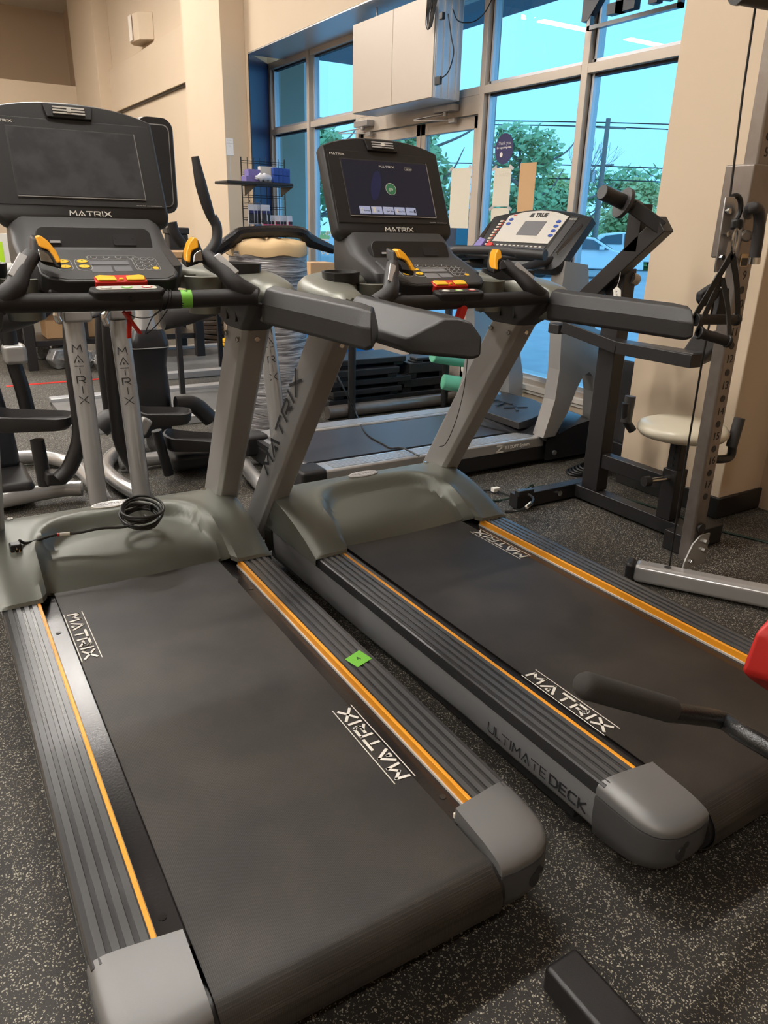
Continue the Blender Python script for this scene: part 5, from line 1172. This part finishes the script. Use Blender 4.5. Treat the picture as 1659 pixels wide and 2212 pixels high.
# OPEN sign, seen from behind
t = thing('open_sign', 'black framed channel letter sign hanging in the window, read from outside', 'sign', (3.42, 2.88, 2.30)); o_ = V(t.location)
bm = B(); x0 = 3.40
box(bm, V((x0, 2.86, 2.285))-o_, V((x0+.03, 3.47, 2.305))-o_); box(bm, V((x0, 2.86, 2.66))-o_, V((x0+.03, 3.47, 2.68))-o_); box(bm, V((x0, 2.86, 2.285))-o_, V((x0+.03, 2.88, 2.68))-o_); box(bm, V((x0, 3.45, 2.285))-o_, V((x0+.03, 3.47, 2.68))-o_)
fr = obj('sign_frame', bm, 'gloss', t)
for k, ch in enumerate('OPEN'):
    y = 2.955+.138*k
    text('channel_letter', ch, Fr(V((x0+.02, y, 2.47))-o_, (0, 1, 0), (0, 0, 1)), .44, mat('letter_black_%d' % k, (.015, .018, .025), .3), t, z=.022, bold=.006)

# window decal, papers, cards
t = thing('round_sticker', 'round navy sticker on the glass thanking customers for supporting small shops', 'sticker', (3.545, 4.262, 1.76))
T = Fr((0, 0, 0), (0, -1, 0), (0, 0, 1)); st_ = mkplate('disc', T, ell(.093, .093, 44), 0, .002, 'navyd', t, smooth=0)
text('sticker_lettering', 'Thank you', T @ Matrix.Translation((0, .034, .0022)), .030, 'alu_b', st_, z=.0003); text('sticker_lettering', 'for supporting small.', T @ Matrix.Translation((0, .008, .0022)), .018, 'white', st_, z=.0003, bold=.0003)
mkplate('sticker_emblem', T, ell(.015, .015, 24, -.026, -.035), .002, .0024, 'white', st_, smooth=0)
def sheet(name, m, label, y0, y1, z0, z1, x=3.544, tape=True, cat='paper'):
    t = thing(name, label, cat, (x, (y0+y1)/2, z0))
    w = (y1-y0)/2; mkbox('sheet', (-.002, -w, 0), (0, w, z1-z0), m, t)
    if tape:
        for s in (-1, 1):
            T = Fr((-.003, s*w, z1-z0), (0, -1, s*.5), (0, s*.5, 1)); mkplate('tape', T, rrect(.05, .018, .001, 2), 0, .0005, 'alu_b', t, smooth=0)
    return t
s1 = sheet('posted_paper', 'paper', 'beige paper sheet taped below the round sticker', 4.17, 4.345, 1.405, 1.645)
s2 = sheet('posted_paper', 'paper', 'lower paper sheet taped under another on the glass beside the door', 4.16, 4.35, 1.10, 1.395)
text('sheet_lettering', 'NOTICE', Fr((-.0045, 0, .20), (0, -1, 0), (0, 0, 1)), .03, 'sill', s1.children[0], z=.0002)
sheet('cardboard_sheet', 'card', 'orange brown cardboard sheet standing against the glass', 3.93, 4.085, 1.36, 1.665, tape=False, cat='cardboard')
sheet('posted_paper', 'sill', 'white paper under the cardboard sheet on the glass', 3.93, 4.085, 1.22, 1.355, tape=False)
s3 = sheet('door_poster', 'paper', 'tall beige poster taped to the glass of the right door leaf', 4.58, 4.81, 1.26, 1.66, x=3.525)
t = thing('window_lettering', 'white and teal store lettering stuck low on the glass by the door', 'window lettering', (3.545, 6.9, 1.2)); o_ = V(t.location)
T = Fr(V((3.545,6.840,1.171))-o_, (0, -1, 0), (0, 0, 1)); text('characters', '1 - 413', T, .085, 'white', t, z=.001)
mkplate('stripe', Fr(V((3.545,6.860,1.141))-o_, (0, -1, 0), (0, 0, 1)), rrect(.22, .035, .001, 2), 0, .001, 'teal', t, smooth=0)
for k in range(2): mkplate('stripe', Fr((V((3.545,6.860,1.116)), V((3.545,6.861,1.095)))[k]-o_, (0, -1, 0), (0, 0, 1)), rrect(.19, .012, .001, 2), 0, .001, 'white', t, smooth=0)
T = Fr(V((3.545,6.852,1.014))-o_, (0, -1, 0), (0, 0, 1)); text('characters', 'OG', T, .11, 'white', t, z=.001)

# speaker on the wall
t = thing('wall_speaker', 'small beige speaker box mounted high on the far wall', 'speaker', (3.2, 11.1, 3.5))
bm = B(); loft(bm, [[V((x, y, z)) for x, y in ((0, -.30), (-.16, -.18), (-.20, .12), (-.12, .25), (0, .25))] for z in (-.14, .16)]); sp = obj('cabinet', bm, 'wall', t, bevel=.01)
mkbox('grille', (-.205, -.02, -.13), (-.19, .10, .15), 'sill', sp, bevel=.004)

# ================================================================= STACK OF BLACK PLATFORMS, foam rolls, rack posts by the window
def slab(label, x0, x1, y0, y1, z0, z1, m='blk', name='step_platform', rz=0):
    t = thing(name, label, 'step platform', ((x0+x1)/2, (y0+y1)/2, z0), rz, 'black platforms stacked by the window')
    w, d, h = (x1-x0)/2, (y1-y0)/2, z1-z0
    tp = mkbox('top', (-w, -d, h*.35), (w, d, h), m, t, bevel=.008)
    for sx in (-1, 1): mkbox('foot_block', (sx*w*.8-.04, -d*.9, 0), (sx*w*.8+.04, d*.9, h*.35), 'frame', t, bevel=.004)
    return t
slab('black platform at the very bottom of the stack, longest one', 2.42, 3.42, 4.62, 5.0, .0, .10)
slab('black platform second from the bottom on the left pile', 2.44, 3.02, 4.60, 4.98, .10, .165)
slab('thin black platform third from the bottom on the left pile', 2.40, 3.10, 4.60, 4.98, .165, .235)
slab('black slab with a wider edge, middle of the left pile', 2.46, 2.98, 4.58, 4.95, .235, .31)
slab('uppermost black slab of the left pile with open tube end', 2.48, 3.06, 4.62, 4.95, .31, .375)
slab('thick black box platform on the right pile', 3.05, 3.42, 4.62, 4.98, .10, .20)
slab('tall black box platform above another on the right pile', 3.08, 3.44, 4.6, 4.96, .20, .32)
slab('small black block lying on the right pile', 3.14, 3.32, 4.60, 4.70, .32, .355)
tag(mktube('steel_tube', [(2.34, 4.50, .05), (2.9, 4.50, .05), (3.44, 4.50, .05)], .045, 'steel', None, seg=20), 'fat grey tube lying on the floor before the platform stack', 'tube')
tag(mkbox('flat_rail', (1.95, 4.24, .0), (3.44, 4.34, .03), 'alu_b', None, bevel=.004), 'flat light metal rail on the floor behind the far treadmill', 'rail')
bm = B(); poly(bm, [(2.50, 5.05, .0), (2.50, 5.05, .62), (2.60, 5.05, .60), (2.70, 5.05, .50), (2.98, 5.05, .40), (3.05, 5.05, .36), (3.05, 5.05, .0)], (0, .12, 0)); tag(obj('foam_wedge', bm, 'bluef', None, bevel=.02), 'bright blue foam wedge leaning behind the black platforms', 'foam wedge')
for k, (a, b, lab) in enumerate((((3.10, 4.35, .42), (3.44, 4.30, .36), 'upper green foam roll lying beside the platform stack'), ((3.20, 4.35, .22), (3.44, 4.25, .18), 'lower green foam roll under the upper one by the window'))):
    tag(mkcyl('foam_roll', a, b, .055, 'teal', None, seg=28, bevel=.01), lab, 'foam roll', 'green foam rolls')
t = thing('carton', 'small open cardboard box behind the right treadmill, by the glass', 'box', (2.62, 5.3, .55)); 
mkbox('box_side', (0, 0, 0), (.22, .2, .44), 'card', t, bevel=.003); 
tag(mkbox('pedestal', (2.55, 5.25, 0), (2.95, 5.6, .55), 'frame', None, bevel=.01), 'low black stand carrying the cardboard box near the door', 'stand')
t = thing('dip_station', 'black frame with two floor posts and padded top bars behind the right treadmill', 'exercise frame', (2.9, 4.45, 0)); o_ = V(t.location)
mkcyl('post', V((2.505, 4.45, 0))-o_, V((2.505, 4.45, .98))-o_, .027, 'frame', t); mkcyl('post', V((3.30, 4.45, 0))-o_, V((3.30, 4.45, .99))-o_, .027, 'frame', t)
mktube('top_bar', [V(p)-o_ for p in ((2.505, 4.45, .97), (2.9, 4.45, 1.0), (3.30, 4.45, .99))], .024, 'frame', t)
mktube('padded_bar', [V(p)-o_ for p in ((2.621,3.500,1.154), (2.599,3.100,1.167), (2.592,2.950,1.162))], .023, 'grip', t, seg=16); mktube('bar_grip', [V(p)-o_ for p in ((2.586,2.950,1.162), (2.629,2.800,1.158))], .0255, 'blk', t, seg=16, smooth=0)
mktube('side_bar', [V((2.505, 4.45, .97))-o_, V((2.631,3.500,1.154))-o_], .024, 'frame', t, smooth=0)
mkbox('control_box', V((2.710,3.600,1.100))-o_, V((3.000,3.750,1.145))-o_+V((.05, .0, .02)), 'blk', t, bevel=.02)
t = thing('leaning_panel', 'flat black panel leaning against the window sill beside the pillar', 'panel', (3.40, 2.82, 0)); o_ = V(t.location)
bm = B(); loft(bm, [[V(p)-o_ for p in ((3.36, 2.62, .13), (3.36, 3.03, .13), (3.40, 3.03, .13), (3.40, 2.62, .13))], [V(p)-o_ for p in ((3.455, 2.62, .58), (3.455, 2.97, .58), (3.475, 2.97, .58), (3.475, 2.62, .58))]]); obj('panel', bm, 'blk', t, bevel=.008); mkbox('foot', V((3.33, 2.66, 0))-o_, V((3.42, 2.98, .14))-o_, 'frame', t, bevel=.01)
# wire on the far treadmill belt
tag(mktube('power_cable', [(2.121,3.950,0.425), (2.148,3.900,0.334), (2.280,4.001,0.170), (2.087,3.542,0.170), (2.056,3.292,0.170), (2.052,3.215,0.170), (2.069,3.130,0.190), (2.066,2.974,0.190)], .005, 'cable', None, seg=8), 'thin black cable running across the far treadmill belt', 'cable')

# floor cables by the black machine
tag(mktube('extension_cord', [(2.15, 2.75, .006), (2.25, 2.70, .006), (2.34, 2.66, .006), (2.42, 2.62, .03), (2.50, 2.60, .082), (2.56, 2.66, .03), (2.62, 2.72, .006), (2.75, 2.70, .006), (2.86, 2.55, .006), (2.95, 2.3, .006), (2.98, 2.10, .006), (2.97, 1.92, .006), (3.02, 1.78, .006), (3.10, 1.55, .006)], .0055, mat('dark_green_cable', (.012, .03, .02), .4), None, seg=8), 'dark green extension cord winding past the black machine to the right', 'cord')
t = thing('plug_connection', 'black plug and socket joined on the foot of the black machine', 'plug', (2.347,2.494,0.085)); mkbox('socket', (-.04, -.018, 0), (.02, .018, .03), 'cable', t, bevel=.006); mkbox('plug', (.02, -.014, .003), (.06, .014, .027), 'cable', t, bevel=.005)
t = thing('looped_cable', 'black cord with white warning tag looping over the machine foot', 'power cord', (2.281,2.387,0.085)); o_ = V(t.location)
mktube('lead', [V(p)-o_ for p in ((2.271,2.529,0.006), (2.309,2.475,0.020), (2.269,2.365,0.090), (2.336,2.411,0.095), (2.350,2.460,0.100))], .006, 'cable', t, seg=8); mkcyl('warning_tag', V((2.264,2.378,0.075))-o_, V((2.294,2.377,0.095))-o_, .009, 'white', t)
tag(mktube('power_cable', [(2.356,2.814,0.006), (2.409,2.767,0.012), (2.428,2.663,0.012)], .005, 'cable', None, seg=8), 'short thin cable with white tie behind the right treadmill', 'cable')
tag(mkbox('cable_tie', V((2.400,2.763,0.010))-V((.012, .012, .0)), V((2.419,2.769,0.020))+V((.01, .01, .01)), 'white', None, bevel=.002), 'white tie on the thin cable on the floor', 'cable tie')
bm = B()
for k in range(5): tube(bm, [V((3.12+.16*cos(a)+.01*k, 2.80+.07*sin(a)-.012*k, .012+.010*k+.004*sin(3*a))) for a in (2*pi*j/24 for j in range(24))], .006, 6, 0, True)
bmesh.ops.remove_doubles(bm, verts=bm.verts, dist=1e-6); tag(obj('coiled_cable', bm, 'cable', None), 'coil of black cable on the floor at the foot of the window wall', 'cable')
t = thing('shoe', 'dark red shoe with grey sole at the right edge of the floor', 'shoe', (3.36, 1.80, 0), radians(20))
bm = B(); rg = []
for k in range(9):
    u = k/8; x = -.13+.26*u; hh = (.085 if u < .4 else .085-.05*(u-.4)/.6)*(1-.3*abs(2*u-1)**6); ww = .042*(1-.5*abs(2*u-1)**4); rg.append([V((x, ww*cos(a), .025+hh*max(0, sin(a)))) for a in (2*pi*j/16 for j in range(16))])
loft(bm, rg); obj('upper', bm, 'maroon', t, smooth=60); mkplate('sole', Matrix.Translation((0, 0, 0)), ell(.14, .048, 24), 0, .026, 'cap2', t, bevel=.006)

# ================================================================= BACK LEFT: rack, dumbbells, plates, rails
t = thing('storage_rack', 'black steel storage rack with shelves behind the elliptical trainers', 'rack', (1.3, 7.4, 0)); o_ = V(t.location)
x0, x1, y0, y1 = .84, 2.35, 7.2, 7.75
for x in (x0, x1):
    for y in (y0, y1): mkbox('leg', V((x-.04, y-.04, 0))-o_, V((x+.04, y+.04, .60))-o_, 'frame', t, bevel=.004)
mkbox('top_shelf', V((x0-.06, y0-.06, .54))-o_, V((x1+.06, y1+.06, .60))-o_, 'blk', t, bevel=.01); mkbox('lower_shelf', V((x0, y0, .20))-o_, V((x1, y1, .25))-o_, 'frame', t, bevel=.004)
for x in (x0-.02, x0+.42, x0+.9): mkbox('upright_bar', V((x, y0-.03, .25))-o_, V((x+.07, y0+.01, .54))-o_, 'frame', t)
for k, (xa, xb, lab) in enumerate(((x0+.16, x0+.36, 'narrow cardboard box on the lower shelf of the rack'), (x0+.50, x0+.86, 'wide cardboard box on the lower shelf of the rack'))):
    t2 = thing('carton', lab, 'box', (xa, y0+.1, .25), 0, 'cartons in the storage rack'); mkbox('box_side', (0, 0, 0), (xb-xa, .3, .20), 'card', t2, bevel=.004)
    bm = B(); bmesh.ops.create_icosphere(bm, subdivisions=3, radius=1)
    for v in bm.verts: v.co = V((v.co.x*(xb-xa)*.42*(1+.1*sin(13*v.co.y)), v.co.y*.13, .20+v.co.z*.05*(1+.4*sin(9*v.co.x))))+V(((xb-xa)/2, .15, 0))
    obj('clear_lining', bm, 'clear', t2, smooth=40)
t = thing('tool_case', 'black plastic carrying case with moulded handle on the rack', 'case', (1.28, 7.38, .60)); mkbox('case_body', (-.36, -.16, 0), (.36, .2, .20), 'blk', t, bevel=.03); mkbox('case_lid', (-.34, -.15, .20), (.34, .19, .31), 'blk', t, bevel=.03)
bm = B(); plate(bm, Fr((.1, -.155, .26), (1, 0, 0), (0, 0, 1)), rrect(.22, .08, .02, 4), 0, .02); obj('handle', bm, 'blk2', t, bevel=.006)
for k in range(2):
    t = thing('dumbbell', 'pink vinyl dumbbell, %s of the two on the rack' % ('left', 'right')[k], 'dumbbell', ((1.338,7.300,0.368)) if k == 0 else ((1.418,7.300,0.365)), 0, 'pink dumbbells on the rack'); t.location.z = .665
    for s in (-1, 1):
        bm = B(); bmesh.ops.create_icosphere(bm, subdivisions=3, radius=.058)
        for v in bm.verts: v.co += V((0, s*.07, 0))
        obj('weight_head', bm, 'pink', t, smooth=60)
    mkcyl('bar', (0, -.07, 0), (0, .07, 0), .016, 'pink', t)
def hexbell(label, c, rz, r=.085, L=.32, grp='hex dumbbells on the floor'):
    t = thing('dumbbell', label, 'dumbbell', c, rz, grp)
    for s in (-1, 1): mkcyl('weight_head', (s*L*.5, 0, r*.87), (s*L*.22, 0, r*.87), r, 'hexd', t, seg=6, bevel=.012)
    mkcyl('bar', (-L*.24, 0, r*.87), (L*.24, 0, r*.87), .018, 'chrome', t)
hexbell('worn silver hex dumbbell on the floor before the rack, nearest one', (1.115,7.075,0.000), radians(-68), .10, .40)
hexbell('worn silver hex dumbbell behind the nearest one by the rack leg', (1.064,7.665,0.000), radians(-60), .09, .38)
hexbell('worn hex dumbbell seen between the elliptical arms', (1.322,7.031,0.000), radians(-60), .085, .36)
hexbell('small worn hex dumbbell at the right end of the row by the rack', (1.438,7.052,0.000), radians(-75), .085, .34)
for (k, zz) in enumerate((700, 0)):
    pass
# bumper plates stack
px_, py_ = (2.814,8.124,0.000)[:2]
for k in range(9):
    o = mkcyl('weight_plate', (px_, py_, .052*k), (px_+.004*sin(k), py_, .052*k+.046), .17-.006*(k % 2), mat('plate_brown_%d' % k, (.045-.003*(k % 3), .030, .022), .5), None, seg=36, bevel=.010)
    o.data.name = 'weight_plate'; tag(o, 'dark weight plate, number %d from the floor in the tall stack behind the treadmills' % (k+1), 'weight plate', 'dark plates in the tall stack')
for k in range(3):
    o = mkcyl('weight_plate', (px_+.02+.02*k, py_-.45, .035*k), (px_+.02+.02*k, py_-.45, .035*k+.03), .16-.02*k, 'yellow', None, seg=36, bevel=.008); tag(o, 'yellow weight plate, %s of the low yellow pile' % ('lowest', 'middle', 'topmost')[k], 'weight plate', 'yellow plates on the floor')
# silver edged panels on the floor
def panel(label, xa, xb, ya, yb):
    t = thing('floor_panel', label, 'floor panel', ((xa+xb)/2, (ya+yb)/2, 0), 0, 'silver edged panels on the floor')
    w, d = (xb-xa)/2, (yb-ya)/2
    mkbox('board', (-w, -d, 0), (w, d, .03), 'matte', t)
    for s in (-1, 1): mkbox('edge_rail', (-w, s*d-.05, 0), (w, s*d+.05, .055), 'alu_b', t, bevel=.006)
    return t
panel('grey floor panel with silver edge rails, farther one behind the trainers', 1.4, 3.05, 6.35, 7.70)
panel('grey floor panel with silver edge rails, nearer one behind the trainers', .75, 2.6, 4.85, 5.75)
tag(mkbox('floor_tape', (.55, 6.55, 0), (2.0, 6.60, .002), 'red', None, smooth=0), 'thin red tape line stuck on the floor behind the trainers', 'tape')
# rack with dumbbells behind at the far left and far middle
t = thing('dumbbell_rack', 'black rack with rows of dumbbells far behind the left treadmill console', 'rack', (.3, 8.4, 0)); o_ = V(t.location)
for x in (-.6, .7): mkbox('leg', V((x, 8.2, 0))-o_, V((x+.08, 8.7, 1.25))-o_, 'frame', t)
for z in (.45, .8, 1.15): mkbox('shelf', V((-.6, 8.2, z))-o_, V((.78, 8.6, z+.04))-o_, 'frame', t)
for r, z in enumerate((.85, 1.2)):
    for k in range(7):
        c = V((-.5+.18*k, 8.35, z)); t2 = thing('dumbbell', 'dark dumbbell, %s from the left on the %s shelf of the far rack' % (('first', 'second', 'third', 'fourth', 'fifth', 'sixth', 'seventh')[k], ('middle', 'top')[r]), 'dumbbell', c, radians(90), 'dumbbells on the far rack')
        for s in (-1, 1): mkcyl('weight_head', (s*.13, 0, .06), (s*.06, 0, .06), .06, 'blk', t2, seg=12, bevel=.006)
        mkcyl('bar', (-.07, 0, .06), (.07, 0, .06), .014, 'chrome', t2, seg=10)
t = thing('sign_stand', 'white sign with lime stripe at the far left edge behind the console', 'sign', (0.797,7.900,0.893)); mkbox('board', (-.15, 0, -.1), (.10, .02, .22), 'white', t, bevel=.003); mkbox('stripe', (-.02, -.003, -.1), (.02, 0, .15), mat('lime_print', (.45, .75, .02), .6), t)
for k, (px, py, w, h, m, lab) in enumerate(((385, 500, .16, .22, 'blk', 'black equipment box behind the left treadmill console'), (392, 552, .26, .16, 'card', 'brown carton behind the left treadmill stalk'), (465, 572, .14, .22, 'blk', 'black bin beside the wrapped cylinder, left'), (486, 575, .12, .20, 'blk2', 'dark grey bin beside the wrapped cylinder, right'))):
    P = V([(1.956,6.350,1.179), (1.889,6.000,1.011), (1.985,5.600,0.964), (2.060,5.600,0.954)][k])
    zb_ = .86
    t2 = thing('storage_bin', lab, 'bin', (P.x, P.y, zb_)); mkbox('bin_body', (-w/2, 0, 0), (w/2, w*.8, P.z-zb_-.02), m, t2, bevel=.01); mkbox('bin_lid', (-w/2-.01, -.01, P.z-zb_-.02), (w/2+.01, w*.8+.01, P.z-zb_+.03), 'blk' if m != 'card' else 'card', t2, bevel=.008)
t = thing('folding_table', 'black table behind the left treadmill carrying bins and boxes', 'table', (2.05, 6.1, 0))
mkbox('tabletop', (-.42, -.55, .82), (.32, .50, .86), 'blk', t, bevel=.006)
for x in (-.38, .28):
    for y in (-.5, .46): mkbox('leg', (x-.018, y-.018, 0), (x+.018, y+.018, .82), 'frame', t)

# ================================================================= CEILING LIGHTS
k = 0
for (x, y) in ((-1.9, 11.1), (-3.3, 11.1), (-5.4, 11.1), (.5, 11.1), (-2.6, 6.2), (.3, 5.9), (-5.0, 6.2), (.75, 2.5), (-1.9, 2.6), (-4.5, 2.4), (-2.6, -1.6), (1.2, 8.6)):
    t = thing('ceiling_light', 'long white ceiling light fixture hung under the ceiling', 'ceiling light', (x, y, 4.5), 0, 'ceiling lights')
    mkbox('housing', (-.62, -.12, 0), (.62, .12, .06), 'lampbody', t, bevel=.01); mkbox('diffuser', (-.60, -.09, -.015), (.60, .09, 0), 'lamp', t)
